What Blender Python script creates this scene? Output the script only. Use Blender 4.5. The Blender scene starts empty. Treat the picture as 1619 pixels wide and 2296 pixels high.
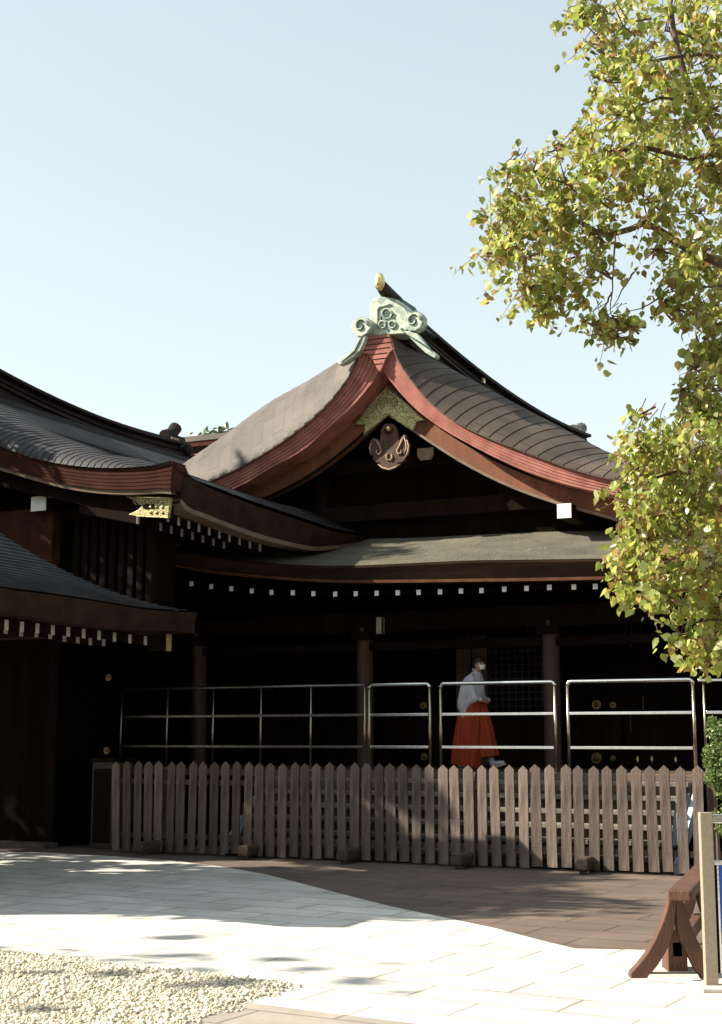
import bpy, bmesh, math, random
import numpy as np
from mathutils import Vector, Matrix, Quaternion
random.seed(7)
R = math.radians
scene = bpy.context.scene
COL = scene.collection
# ---------------------------------------------------------------- camera, sky, sun, exposure
F = 3180.0; CX, CY = 809.5, 1148.0; PIT = R(9); EYE = 1.55
cd = bpy.data.cameras.new('camera'); cam = bpy.data.objects.new('camera', cd); COL.objects.link(cam)
cam.location = (0, 0, EYE); cam.rotation_euler = (R(90) + PIT, 0, 0)
cd.sensor_fit = 'VERTICAL'; cd.sensor_height = 36; cd.lens = F / 2296 * 36
cd.clip_start = .1; cd.clip_end = 2000
scene.camera = cam
SUN = Vector((-1, -0.03, .70)).normalized()
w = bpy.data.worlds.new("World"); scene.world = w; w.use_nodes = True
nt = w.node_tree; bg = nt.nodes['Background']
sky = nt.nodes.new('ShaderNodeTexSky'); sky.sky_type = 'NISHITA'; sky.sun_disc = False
sky.sun_elevation = math.asin(SUN.z); sky.sun_rotation = math.atan2(SUN.x, SUN.y)
sky.air_density = 1.0; sky.dust_density = .6; sky.ozone_density = 1.0
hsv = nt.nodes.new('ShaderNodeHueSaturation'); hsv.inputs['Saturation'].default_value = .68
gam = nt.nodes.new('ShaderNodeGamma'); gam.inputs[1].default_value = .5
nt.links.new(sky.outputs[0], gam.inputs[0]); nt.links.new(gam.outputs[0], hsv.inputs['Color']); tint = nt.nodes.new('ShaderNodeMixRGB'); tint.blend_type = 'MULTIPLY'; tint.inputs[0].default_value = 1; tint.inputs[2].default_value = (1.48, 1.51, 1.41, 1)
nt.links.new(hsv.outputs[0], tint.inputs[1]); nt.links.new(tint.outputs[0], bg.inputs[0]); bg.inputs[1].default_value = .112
ld = bpy.data.lights.new('sun', 'SUN'); ld.energy = 4.0; ld.angle = R(.5); ld.color = (1, .91, .77)
lo = bpy.data.objects.new('sun', ld); COL.objects.link(lo); lo.rotation_euler = SUN.to_track_quat('Z', 'Y').to_euler()
scene.view_settings.view_transform = 'Standard'; scene.view_settings.look = 'None'
scene.view_settings.exposure = 1.6; scene.view_settings.gamma = 1

# ---------------------------------------------------------------- frames and picture-to-plane helpers
AN = R(26); c_, s_ = math.cos(AN), math.sin(AN)
def ray(px, py):
    b = CY - py
    return (px - CX, F*math.cos(PIT) - b*math.sin(PIT), F*math.sin(PIT) + b*math.cos(PIT))
def gnd(px, py, z=0):
    r = ray(px, py); t = (z - EYE) / r[2]; return (r[0]*t, r[1]*t)
class Frame:
    def __init__(f, x, y): f.x, f.y = x, y
    def pl(f, px, py, v=0):
        r = ray(px, py); t = (v + s_*f.x + c_*f.y) / (s_*r[0] + c_*r[1]); X, Y = r[0]*t, r[1]*t
        return (c_*(X-f.x) - s_*(Y-f.y), EYE + r[2]*t)
    def pu(f, px, py, u=0):
        r = ray(px, py); t = (u + c_*f.x - s_*f.y) / (c_*r[0] - s_*r[1]); X, Y = r[0]*t, r[1]*t
        return (s_*(X-f.x) + c_*(Y-f.y), EYE + r[2]*t)
    def wo(f, u, v, z=0): return (f.x + c_*u + s_*v, f.y - s_*u + c_*v, z)
    def loc(f, X, Y): return (c_*(X-f.x) - s_*(Y-f.y), s_*(X-f.x) + c_*(Y-f.y))
def interp(pts, n):
    """resample a polyline with n+1 evenly spaced points, smoothed"""
    P = [np.array(p, float) for p in pts]
    d = [0]
    for a, b in zip(P, P[1:]): d.append(d[-1] + np.linalg.norm(b-a))
    d = np.array(d); A = np.array(P); out = []
    m = np.gradient(A, d, axis=0)
    for s in np.linspace(0, d[-1], n+1):
        i = min(max(np.searchsorted(d, s) - 1, 0), len(P)-2)
        h = d[i+1]-d[i]; t = (s-d[i])/h
        out.append((2*t**3-3*t**2+1)*A[i] + (t**3-2*t**2+t)*h*m[i] + (-2*t**3+3*t**2)*A[i+1] + (t**3-t**2)*h*m[i+1])
    return [tuple(o) for o in out]
def lerp(a, b, t): return tuple(x + (y-x)*t for x, y in zip(a, b))

# ---------------------------------------------------------------- object helpers
def tag(o, label=None, cat=None, group=None, kind=None):
    if label: o['label'] = label
    if cat: o['category'] = cat
    if group: o['group'] = group
    if kind: o['kind'] = kind
    return o
def thing(name, label, cat, loc=(0, 0, 0), rz=0, group=None):
    o = bpy.data.objects.new(name, None); COL.objects.link(o)
    o.location = loc; o.rotation_euler = (0, 0, rz); o.empty_display_size = .2
    return tag(o, label, cat, group)
class MB:
    def __init__(s): s.v = []; s.f = []; s.uv = None
    def add(s, vs, fs):
        b = len(s.v); s.v += [tuple(v) for v in vs]; s.f += [tuple(i+b for i in f) for f in fs]; return s
    def box(s, x0, x1, y0, y1, z0, z1):
        return s.add([(x0,y0,z0),(x1,y0,z0),(x1,y1,z0),(x0,y1,z0),(x0,y0,z1),(x1,y0,z1),(x1,y1,z1),(x0,y1,z1)],
              [(0,3,2,1),(4,5,6,7),(0,1,5,4),(1,2,6,5),(2,3,7,6),(3,0,4,7)])
    def prism(s, poly, v0, v1):
        """polygon of (u,z) extruded from v0 to v1"""
        n = len(poly)
        return s.add([(p[0], v0, p[1]) for p in poly] + [(p[0], v1, p[1]) for p in poly],
              [tuple(range(n)), tuple(range(2*n-1, n-1, -1))] + [(i, i+n, (i+1) % n + n, (i+1) % n) for i in range(n)])
    def flat(s, poly, z0, z1):
        n = len(poly)
        return s.add([(p[0], p[1], z0) for p in poly] + [(p[0], p[1], z1) for p in poly],
              [tuple(range(n-1, -1, -1)), tuple(range(n, 2*n))] + [(i, (i+1) % n, (i+1) % n + n, i+n) for i in range(n)])
    def grid(s, rows, close=False):
        n, m = len(rows), len(rows[0]); vs = [p for r in rows for p in r]; fs = []
        for i in range(n-1):
            for j in range(m if close else m-1):
                k = (j+1) % m
                fs.append((i*m+j, i*m+k, (i+1)*m+k, (i+1)*m+j))
        return s.add(vs, fs)
    def tube(s, path, rad, n=8, caps=True):
        P = [Vector(p) for p in path]; rr = rad if isinstance(rad, (list, tuple)) else [rad]*len(P)
        rows = []; ref = None
        for i, p in enumerate(P):
            t = (P[min(i+1, len(P)-1)] - P[max(i-1, 0)]).normalized()
            if ref is None: ref = t.orthogonal().normalized()
            ref = (ref - t*ref.dot(t)).normalized(); b = t.cross(ref)
            r = rr[i] if isinstance(rr[i], tuple) else (rr[i], rr[i])
            rows.append([tuple(p + ref*math.cos(2*math.pi*k/n)*r[0] + b*math.sin(2*math.pi*k/n)*r[1]) for k in range(n)])
        b0 = len(s.v); s.grid(rows, True)
        if caps:
            s.f.append(tuple(b0+k for k in range(n-1, -1, -1))); s.f.append(tuple(b0+(len(P)-1)*n+k for k in range(n)))
        return s
    def ball(s, c, r, n=10, m=6):
        r = r if isinstance(r, tuple) else (r, r, r)
        rows = [[(c[0]+r[0]*math.sin(math.pi*i/m)*math.cos(2*math.pi*k/n), c[1]+r[1]*math.sin(math.pi*i/m)*math.sin(2*math.pi*k/n),
                  c[2]+r[2]*math.cos(math.pi*i/m)) for k in range(n)] for i in range(m+1)]
        return s.grid(rows, True)
    def build(s, name, mat, parent=None, smooth=False, bevel=0, recalc=True, auto=False):
        me = bpy.data.meshes.new(name); me.from_pydata(s.v, [], s.f)
        if s.uv:
            ul = me.uv_layers.new(name='UVMap'); li = np.zeros(len(me.loops), np.int32); me.loops.foreach_get('vertex_index', li)
            ul.data.foreach_set('uv', np.array(s.uv, np.float32)[li].ravel())
        if recalc:
            bm = bmesh.new(); bm.from_mesh(me); bmesh.ops.recalc_face_normals(bm, faces=bm.faces); bm.to_mesh(me); bm.free()
        me.materials.append(mat); o = bpy.data.objects.new(name, me); COL.objects.link(o)
        if parent: o.parent = parent
        if smooth: me.polygons.foreach_set('use_smooth', [True]*len(me.polygons))
        if auto:
            me.polygons.foreach_set('use_smooth', [True]*len(me.polygons)); me.set_sharp_from_angle(angle=R(35))
        if bevel:
            b = o.modifiers.new('b', 'BEVEL'); b.width = bevel; b.segments = 2; b.limit_method = 'ANGLE'
        return o
def copy_tree(o, parent=None):
    c = o.copy(); COL.objects.link(c); c.parent = parent
    for ch in list(o.children): copy_tree(ch, c)
    return c

# ---------------------------------------------------------------- materials
def mat(name, col, col2=None, rough=.7, scale=6, stretch=(1, 1, 1), bump=.15, metal=0, spec=.3, island=0, objrand=0, fine=60, detail=6, lo=.35, hi=.65):
    m = bpy.data.materials.new(name); m.use_nodes = True; n = m.node_tree.nodes; L = m.node_tree.links
    p = n['Principled BSDF']; p.inputs['Roughness'].default_value = rough; p.inputs['Metallic'].default_value = metal
    p.inputs['Specular IOR Level'].default_value = spec
    tc = n.new('ShaderNodeTexCoord'); mp = n.new('ShaderNodeMapping'); mp.inputs['Scale'].default_value = stretch
    L.new(tc.outputs['Object'], mp.inputs[0])
    nz = n.new('ShaderNodeTexNoise'); nz.inputs['Scale'].default_value = scale; nz.inputs['Detail'].default_value = detail
    L.new(mp.outputs[0], nz.inputs[0])
    cr = n.new('ShaderNodeValToRGB'); cr.color_ramp.elements[0].position = lo; cr.color_ramp.elements[1].position = hi
    c2 = col2 or tuple(x*.6 for x in col)
    cr.color_ramp.elements[0].color = (*c2, 1); cr.color_ramp.elements[1].color = (*col, 1)
    L.new(nz.outputs[0], cr.inputs[0]); last = cr.outputs[0]
    if island or objrand:
        if island: g = n.new('ShaderNodeNewGeometry'); src = g.outputs['Random Per Island']
        else: g = n.new('ShaderNodeObjectInfo'); src = g.outputs['Random']
        mr = n.new('ShaderNodeMapRange'); a = island or objrand
        mr.inputs[3].default_value = 1-a; mr.inputs[4].default_value = 1+a*.6; L.new(src, mr.inputs[0])
        hs = n.new('ShaderNodeHueSaturation'); L.new(mr.outputs[0], hs.inputs['Value']); L.new(last, hs.inputs['Color']); last = hs.outputs[0]
    L.new(last, p.inputs['Base Color'])
    if bump:
        n2 = n.new('ShaderNodeTexNoise'); n2.inputs['Scale'].default_value = fine; n2.inputs['Detail'].default_value = 4; L.new(mp.outputs[0], n2.inputs[0])
        b = n.new('ShaderNodeBump'); b.inputs['Strength'].default_value = bump; b.inputs['Distance'].default_value = .02
        L.new(n2.outputs[0], b.inputs['Height']); L.new(b.outputs[0], p.inputs['Normal'])
    return m
M = {}
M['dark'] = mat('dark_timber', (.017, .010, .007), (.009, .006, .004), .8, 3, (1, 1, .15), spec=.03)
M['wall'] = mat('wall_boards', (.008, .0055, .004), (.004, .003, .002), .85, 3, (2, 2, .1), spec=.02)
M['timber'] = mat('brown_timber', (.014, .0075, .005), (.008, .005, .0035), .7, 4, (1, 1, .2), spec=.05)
M['column'] = mat('column_timber', (.11, .068, .052), (.065, .04, .03), .6, 4, (3, 3, .2))
M['barge'] = mat('barge_timber', (.20, .078, .037), (.12, .048, .024), .6, 4, (1, 1, .3), spec=.2)
M['batten'] = mat('eave_batten', (.11, .05, .028), (.07, .03, .018), .7, 5, spec=.05)
M['aged'] = mat('aged_white_paint', (.42, .39, .33), (.32, .29, .25), .6, 8, bump=.05)  # greyer white for the rafter ends of the left roofs
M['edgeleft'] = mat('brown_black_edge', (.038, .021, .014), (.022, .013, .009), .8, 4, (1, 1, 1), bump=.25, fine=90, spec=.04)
M['dullsteel'] = mat('dull_steel', (.22, .21, .19), (.15, .14, .13), .42, 20, metal=1, bump=.03)  # darker steel: the left railing's fade into shade put into the colour
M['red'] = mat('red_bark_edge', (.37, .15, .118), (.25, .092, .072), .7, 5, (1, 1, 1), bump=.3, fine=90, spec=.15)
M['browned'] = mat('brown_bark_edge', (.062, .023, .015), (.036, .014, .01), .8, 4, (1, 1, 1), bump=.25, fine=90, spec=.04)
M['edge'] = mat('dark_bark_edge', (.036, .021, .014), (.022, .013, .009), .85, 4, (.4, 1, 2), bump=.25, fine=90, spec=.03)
M['tan'] = mat('tan_board', (.2, .14, .095), (.14, .095, .065), .6, 5)
M['roof'] = mat('roof_plates', (.09, .070, .055), (.047, .037, .03), .6, 1.3, (1, 1, 1), bump=.3, fine=40, spec=.3)
M['rooflight'] = mat('roof_plates_pale', (.10, .085, .073), (.058, .049, .043), .55, 1.3, (1, 1, 1), bump=.3, fine=40, spec=.3)
M['roofmoss'] = mat('roof_plates_weathered', (.15, .14, .105), (.10, .094, .07), .65, 2.5, (1, 2, 1), bump=.3, fine=40)
M['roofblue'] = mat('roof_plates_dark', (.05, .048, .05), (.028, .027, .03), .65, 3, (1, 1, 1), bump=.3, fine=40, spec=.2)
M['ridge'] = mat('ridge_copper', (.03, .021, .018), (.015, .011, .01), .7, 3, (1, .3, 1), spec=.1)
M['verdigris'] = mat('verdigris_copper', (.50, .54, .44), (.24, .32, .27), .65, 9, (1, 1, 1), bump=.5, fine=50, lo=.38, hi=.62)
M['verdark'] = mat('verdigris_recess', (.05, .09, .08), (.02, .05, .045), .6, 6)  # dark green: shade of the crest hollows put into the colour
M['golddim'] = mat('tarnished_gilt', (.28, .2, .07), (.16, .11, .04), .5, 9, metal=.7, bump=.3)  # darker, rougher gilt for the nail covers
M['gold'] = mat('gilt_metal', (.78, .62, .26), (.5, .38, .14), .38, 9, metal=.85, bump=.5, fine=45)
M['goldpale'] = mat('gilt_plate', (.46, .42, .21), (.22, .195, .09), .42, 30, metal=.6, bump=.35, fine=60, lo=.42, hi=.58)
M['white'] = mat('white_paint', (.82, .82, .8), (.68, .68, .66), .5, 8, bump=.05)
M['carve'] = mat('carved_timber', (.085, .038, .022), (.045, .02, .013), .6, 9)
M['carvelight'] = mat('carved_edge', (.36, .25, .17), (.24, .16, .11), .6, 8)
M['picket'] = mat('weathered_pickets', (.195, .15, .126), (.085, .066, .056), .78, 7, (2, 2, .25), bump=.4, fine=40, objrand=.36, spec=.15)
M['fenceback'] = mat('fence_rail_wood', (.12, .088, .068), (.07, .05, .04), .8, 9, (.3, 2, 2))
M['foot'] = mat('fence_foot_wood', (.10, .072, .052), (.05, .035, .026), .8, 9, (2, .3, 2), bump=.4)
M['steel'] = mat('stainless_steel', (.75, .75, .74), (.66, .66, .65), .24, 20, metal=1, bump=.03)
M['steelbrass'] = mat('warm_steel', (.52, .46, .34), (.42, .36, .26), .3, 20, metal=1, bump=.03)
M['floor'] = mat('veranda_floor', (.14, .1, .075), (.09, .065, .05), .55, 4, (.3, 3, 1))
M['step'] = mat('step_stone', (.22, .19, .155), (.12, .105, .088), .8, 5, (1, 1, 1), bump=.3)
M['stepdark'] = mat('step_riser', (.10, .085, .07), (.06, .05, .045), .8, 5)
M['bluewhite'] = mat('pale_blue_sheet', (.45, .55, .68), (.36, .45, .58), .5, 3, bump=.02)
M['trestle'] = mat('trestle_paint', (.12, .06, .037), (.085, .042, .027), .65, 8, (1, 1, .3), bump=.3)
M['post'] = mat('beige_metal', (.33, .27, .2), (.28, .23, .17), .5, 40, bump=.08)
M['blue'] = mat('blue_sign_face', (.02, .09, .42), (.015, .07, .36), .4, 3, bump=0)
M['slab'] = mat('pale_slab', (.55, .5, .44), (.45, .41, .36), .8, 10)
M['skin'] = mat('skin', (.42, .26, .19), (.38, .23, .17), .55, 10, bump=0)
M['hair'] = mat('hair', (.02, .014, .011), (.012, .009, .007), .5, 40, (1, 1, .2))
M['cloth'] = mat('white_cotton', (.5, .5, .54), (.42, .42, .46), .85, 8, bump=.1)
M['hakama'] = mat('vermilion_cloth', (.36, .048, .012), (.25, .032, .008), .8, 7, (3, 3, .3), bump=.1)
M['mask'] = mat('mask_fabric', (.85, .83, .8), (.8, .78, .75), .8, 8, bump=0)
M['bark'] = mat('tree_bark', (.12, .078, .05), (.06, .04, .028), .85, 12, (1, 1, .3), bump=.5)
M['twig'] = mat('reddish_twigs', (.17, .09, .05), (.11, .06, .035), .8, 12, bump=0)
M['box'] = mat('dark_box', (.05, .042, .036), (.03, .025, .022), .7, 6)
M['paper'] = mat('lantern_white', (.42, .38, .34), (.34, .3, .27), .6, 8)
M['farred'] = mat('far_fascia', (.36, .13, .1), (.25, .09, .07), .7, 3)
def shingle(name, col, col2, w=2.4, rough=.65, spec=.2, line=.45, var=.14):
    m = mat(name, col, col2, rough, 1.6, (1, 1, 1), bump=.35, spec=spec, fine=45, lo=.3, hi=.7); n = m.node_tree.nodes; L = m.node_tree.links
    p = n['Principled BSDF']; src = p.inputs['Base Color'].links[0].from_socket
    uv = n.new('ShaderNodeUVMap'); b = n.new('ShaderNodeTexBrick'); b.inputs['Scale'].default_value = 1; b.inputs['Brick Width'].default_value = w; b.inputs['Row Height'].default_value = 1
    b.inputs['Mortar Size'].default_value = .035; b.inputs['Mortar Smooth'].default_value = .5
    b.inputs['Color1'].default_value = (1+var, 1+var, 1+var, 1); b.inputs['Color2'].default_value = (1-var, 1-var, 1-var*1.1, 1); b.inputs['Mortar'].default_value = (line, line, line, 1)
    L.new(uv.outputs[0], b.inputs[0])
    mx = n.new('ShaderNodeMixRGB'); mx.blend_type = 'MULTIPLY'; mx.inputs[0].default_value = 1; L.new(src, mx.inputs[1]); L.new(b.outputs[0], mx.inputs[2])
    # pale weather streaks running down the slope
    mp = n.new('ShaderNodeMapping'); mp.inputs['Scale'].default_value = (5, .22, 1); L.new(uv.outputs[0], mp.inputs[0])
    nz = n.new('ShaderNodeTexNoise'); nz.inputs['Scale'].default_value = .6; nz.inputs['Detail'].default_value = 5; L.new(mp.outputs[0], nz.inputs[0])
    mr = n.new('ShaderNodeMapRange'); mr.inputs[1].default_value = .62; mr.inputs[2].default_value = .8; mr.inputs[3].default_value = 0; mr.inputs[4].default_value = .5; L.new(nz.outputs[0], mr.inputs[0])
    m2 = n.new('ShaderNodeMixRGB'); L.new(mr.outputs[0], m2.inputs[0]); L.new(mx.outputs[0], m2.inputs[1]); m2.inputs[2].default_value = (col[0]*2.1, col[1]*2.1, col[2]*2.1, 1)
    L.new(m2.outputs[0], p.inputs['Base Color'])
    return m
M['s_right'] = shingle('shingles_brown', (.095, .074, .058), (.05, .039, .031), line=.4)  # slope turned from the sun: weaker light put into a darker colour
M['s_left'] = shingle('shingles_pale', (.115, .097, .083), (.07, .059, .051), line=.55, spec=.3)  # sunward slope of the same roof, sunlight put into a paler colour
M['s_skirt'] = shingle('shingles_mossy', (.215, .20, .15), (.14, .13, .096), w=.5, line=.72, var=.08)
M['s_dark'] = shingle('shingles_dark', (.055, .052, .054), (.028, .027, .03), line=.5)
def leafmat(name, cols, trans=.35, sheen=.35):
    m = bpy.data.materials.new(name); m.use_nodes = True; n = m.node_tree.nodes; L = m.node_tree.links
    p = n['Principled BSDF']; p.inputs['Roughness'].default_value = sheen; p.inputs['Specular IOR Level'].default_value = .5
    g = n.new('ShaderNodeNewGeometry'); cr = n.new('ShaderNodeValToRGB'); e = cr.color_ramp.elements
    while len(e) < len(cols): e.new(.5)
    for i, cc in enumerate(cols): e[i].position = i/(len(cols)-1); e[i].color = (*cc, 1)
    L.new(g.outputs['Random Per Island'], cr.inputs[0]); L.new(cr.outputs[0], p.inputs['Base Color'])
    t = n.new('ShaderNodeBsdfTranslucent'); hs = n.new('ShaderNodeHueSaturation'); hs.inputs['Value'].default_value = 1.5; hs.inputs['Hue'].default_value = .485
    L.new(cr.outputs[0], hs.inputs['Color']); L.new(hs.outputs[0], t.inputs[0])
    mx = n.new('ShaderNodeMixShader'); mx.inputs[0].default_value = trans
    L.new(p.outputs[0], mx.inputs[1]); L.new(t.outputs[0], mx.inputs[2]); L.new(mx.outputs[0], n['Material Output'].inputs[0])
    return m
M['leaf'] = leafmat('leaf_yellow_green', [(.08, .12, .025), (.30, .34, .06), (.26, .15, .05), (.20, .27, .045), (.38, .42, .12), (.23, .31, .05), (.40, .34, .10), (.15, .22, .035), (.48, .48, .26)], .5, .3)
M['leafdark'] = leafmat('leaf_dark_green', [(.03, .06, .02), (.06, .09, .03), (.045, .075, .02), (.08, .11, .03)], .2)
M['leafbush'] = leafmat('leaf_bush', [(.06, .12, .03), (.13, .19, .05), (.09, .14, .03), (.2, .24, .08)], .3)
def pavemat(name, c1, c2, mortar, w, h, msize=.012, rough=.75, nz=.34):
    m = bpy.data.materials.new(name); m.use_nodes = True; n = m.node_tree.nodes; L = m.node_tree.links
    p = n['Principled BSDF']; p.inputs['Roughness'].default_value = rough; p.inputs['Specular IOR Level'].default_value = .25
    tc = n.new('ShaderNodeTexCoord'); mp = n.new('ShaderNodeMapping'); mp.inputs['Rotation'].default_value = (0, 0, R(30)); mp.inputs['Location'].default_value = (.3, .13, 0)
    L.new(tc.outputs['Object'], mp.inputs[0])
    b = n.new('ShaderNodeTexBrick'); b.inputs['Scale'].default_value = 1; b.inputs['Brick Width'].default_value = w; b.inputs['Row Height'].default_value = h
    b.inputs['Mortar Size'].default_value = msize; b.inputs['Mortar Smooth'].default_value = .3; b.inputs['Color1'].default_value = (*c1, 1); b.inputs['Color2'].default_value = (*c2, 1); b.inputs['Mortar'].default_value = (*mortar, 1)
    L.new(mp.outputs[0], b.inputs[0])
    n1 = n.new('ShaderNodeTexNoise'); n1.inputs['Scale'].default_value = 1.1; n1.inputs['Detail'].default_value = 8; n1.inputs['Roughness'].default_value = .7; L.new(mp.outputs[0], n1.inputs[0])
    mr = n.new('ShaderNodeMapRange'); mr.inputs[1].default_value = .3; mr.inputs[2].default_value = .7; mr.inputs[3].default_value = 1-nz; mr.inputs[4].default_value = 1+nz*.4; L.new(n1.outputs[0], mr.inputs[0])
    hs = n.new('ShaderNodeHueSaturation'); L.new(b.outputs[0], hs.inputs['Color']); L.new(mr.outputs[0], hs.inputs['Value']); L.new(hs.outputs[0], p.inputs['Base Color'])
    n1.inputs['Distortion'].default_value = .6
    n2 = n.new('ShaderNodeTexNoise'); n2.inputs['Scale'].default_value = 120; L.new(mp.outputs[0], n2.inputs[0])
    bp = n.new('ShaderNodeBump'); bp.inputs['Strength'].default_value = .25; bp.inputs['Distance'].default_value = .01; L.new(n2.outputs[0], bp.inputs['Height'])
    b2 = n.new('ShaderNodeBump'); b2.inputs['Strength'].default_value = .5; b2.inputs['Distance'].default_value = .02; b2.invert = True; L.new(b.outputs['Fac'], b2.inputs['Height']); L.new(bp.outputs[0], b2.inputs['Normal'])
    L.new(b2.outputs[0], p.inputs['Normal'])
    return m
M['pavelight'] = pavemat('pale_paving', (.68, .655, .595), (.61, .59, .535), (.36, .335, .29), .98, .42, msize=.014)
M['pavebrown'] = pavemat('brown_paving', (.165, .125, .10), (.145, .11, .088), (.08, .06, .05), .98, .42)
M['grey'] = pavemat('grey_paving', (.36, .32, .27), (.33, .295, .25), (.2, .175, .15), .98, .42)
M['gravelbase'] = mat('gravel_base', (.55, .49, .38), (.34, .30, .22), .9, 60, bump=.6, fine=120)
M['gravel'] = mat('white_gravel', (.74, .68, .54), (.56, .50, .38), .8, 20, island=.34, bump=.1)

# ---------------------------------------------------------------- ground
def sheet(name, pts, z, m, sub=False):
    me = bpy.data.meshes.new(name); me.from_pydata([(p[0], p[1], z) for p in pts], [], [tuple(range(len(pts)))]); me.materials.append(m)
    o = bpy.data.objects.new(name, me); COL.objects.link(o); tag(o, kind='structure'); return o
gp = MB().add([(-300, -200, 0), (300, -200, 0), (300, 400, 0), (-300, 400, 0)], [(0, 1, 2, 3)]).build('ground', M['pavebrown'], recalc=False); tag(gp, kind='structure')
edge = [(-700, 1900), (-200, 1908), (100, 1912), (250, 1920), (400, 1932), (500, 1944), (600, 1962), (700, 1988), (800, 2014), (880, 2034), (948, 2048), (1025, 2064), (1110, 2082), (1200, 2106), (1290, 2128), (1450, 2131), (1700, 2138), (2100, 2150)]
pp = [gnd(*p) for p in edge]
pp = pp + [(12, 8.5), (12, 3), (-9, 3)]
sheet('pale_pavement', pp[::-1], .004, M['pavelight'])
gA, gB = gnd(0, 2137), gnd(650, 2212); gC = gnd(430, 2290)
dAB = np.array(gA)-np.array(gB); dAB /= np.linalg.norm(dAB); dBC = np.array(gC)-np.array(gB); dBC /= np.linalg.norm(dBC); B_ = np.array(gB)
gq = [tuple(B_), tuple(B_+dAB*7), tuple(B_+dAB*7+dBC*7), tuple(B_+dBC*7)]
sheet('gravel_bed', gq[::1], .010, M['gravelbase'])
# grey slab strip beside the gravel
o1 = B_ + dBC*.0
qs = [tuple(B_+dBC*.62), tuple(B_+dBC*7), tuple(B_+dBC*7-dAB*1.6), tuple(B_+dBC*.62-dAB*1.6)]
sheet('grey_pavement', qs, .008, M['grey'])
def pebbles():
    t = (1+5**.5)/2
    iv = np.array([(-1,t,0),(1,t,0),(-1,-t,0),(1,-t,0),(0,-1,t),(0,1,t),(0,-1,-t),(0,1,-t),(t,0,-1),(t,0,1),(-t,0,-1),(-t,0,1)]); iv /= np.linalg.norm(iv[0])
    fc = np.array([(0,11,5),(0,5,1),(0,1,7),(0,7,10),(0,10,11),(1,5,9),(5,11,4),(11,10,2),(10,7,6),(7,1,8),(3,9,4),(3,4,2),(3,2,6),(3,6,8),(3,8,9),(4,9,5),(2,4,11),(6,2,10),(8,6,7),(9,8,1)])
    rng = np.random.default_rng(3); N = 23600
    a = rng.uniform(0, 3.3, N); b = rng.uniform(0, 3.1, N)
    a[23000:] = np.abs(rng.normal(0, .05, 600))*np.where(rng.random(600) < .7, -1, 1); q_ = rng.random(600) < .5; t_ = b[23000:].copy(); aa = a[23000:].copy()
    a[23000:] = np.where(q_, aa, t_); b[23000:] = np.where(q_, t_, aa)
    pos = B_ + a[:, None]*dAB + b[:, None]*dBC
    sc = (.0065 + .013*rng.random((N, 1, 1))**1.8) * rng.uniform(.65, 1.25, (N, 1, 3)); sc[:, :, 2] *= .75
    V = iv[None]*sc*rng.uniform(.8, 1.15, (N, 12, 1))
    th = rng.uniform(0, 6.28, N); C, S = np.cos(th)[:, None], np.sin(th)[:, None]
    X = V[:, :, 0]*C - V[:, :, 1]*S + pos[:, 0][:, None]; Y = V[:, :, 0]*S + V[:, :, 1]*C + pos[:, 1][:, None]; zb = rng.uniform(.011, .027, N); zb[23000:] = .014; Z = V[:, :, 2] + zb[:, None]
    vs = np.stack([X, Y, Z], -1).reshape(-1, 3)
    fs = (fc[None] + (np.arange(N)*12)[:, None, None]).reshape(-1, 3)
    me = bpy.data.meshes.new('gravel'); me.vertices.add(len(vs)); me.vertices.foreach_set('co', vs.ravel())
    me.loops.add(fs.size); me.loops.foreach_set('vertex_index', fs.ravel().astype(np.int32))
    me.polygons.add(len(fs)); me.polygons.foreach_set('loop_start', np.arange(0, fs.size, 3, dtype=np.int32))
    me.update(calc_edges=True); me.polygons.foreach_set('use_smooth', np.ones(len(fs), bool)); me.materials.append(M['gravel'])
    o = bpy.data.objects.new('gravel', me); COL.objects.link(o); tag(o, 'pale cream gravel filling the bed in the near left corner', 'gravel', kind='stuff')
pebbles()

# ---------------------------------------------------------------- hall builders (local u along the facade, v into the depth)
def verge_fascia(parent, U, L, m, n=28, layers=6, depth=.45, name='verge_fascia', v0=0., tanm=None, step=.012):
    """layered thick roof edge: U upper curve, L lower curve (u,z)"""
    U = interp(U, n); L = interp(L, n); mb = MB(); rows = []
    for i in range(n+1):
        r = [(U[i][0], v0+depth, U[i][1])]
        for k in range(layers):
            for t in (k/layers, (k+.94)/layers):
                p = lerp(U[i], L[i], t); r.append((p[0], v0 + k*step + (.018 if t > (k+.5)/layers and False else 0), p[1]))
            if k < layers-1:
                p = lerp(U[i], L[i], (k+.955)/layers); r.append((p[0], v0 + k*step + .03, p[1]))
        r.append((L[i][0], v0+depth, L[i][1])); rows.append(r)
    mb.grid(rows, True)
    m0 = len(rows[0]); mb.f.append(tuple(range(m0))); mb.f.append(tuple(range(n*m0, n*m0+m0)))
    o = mb.build(name, m, parent)
    return o
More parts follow.
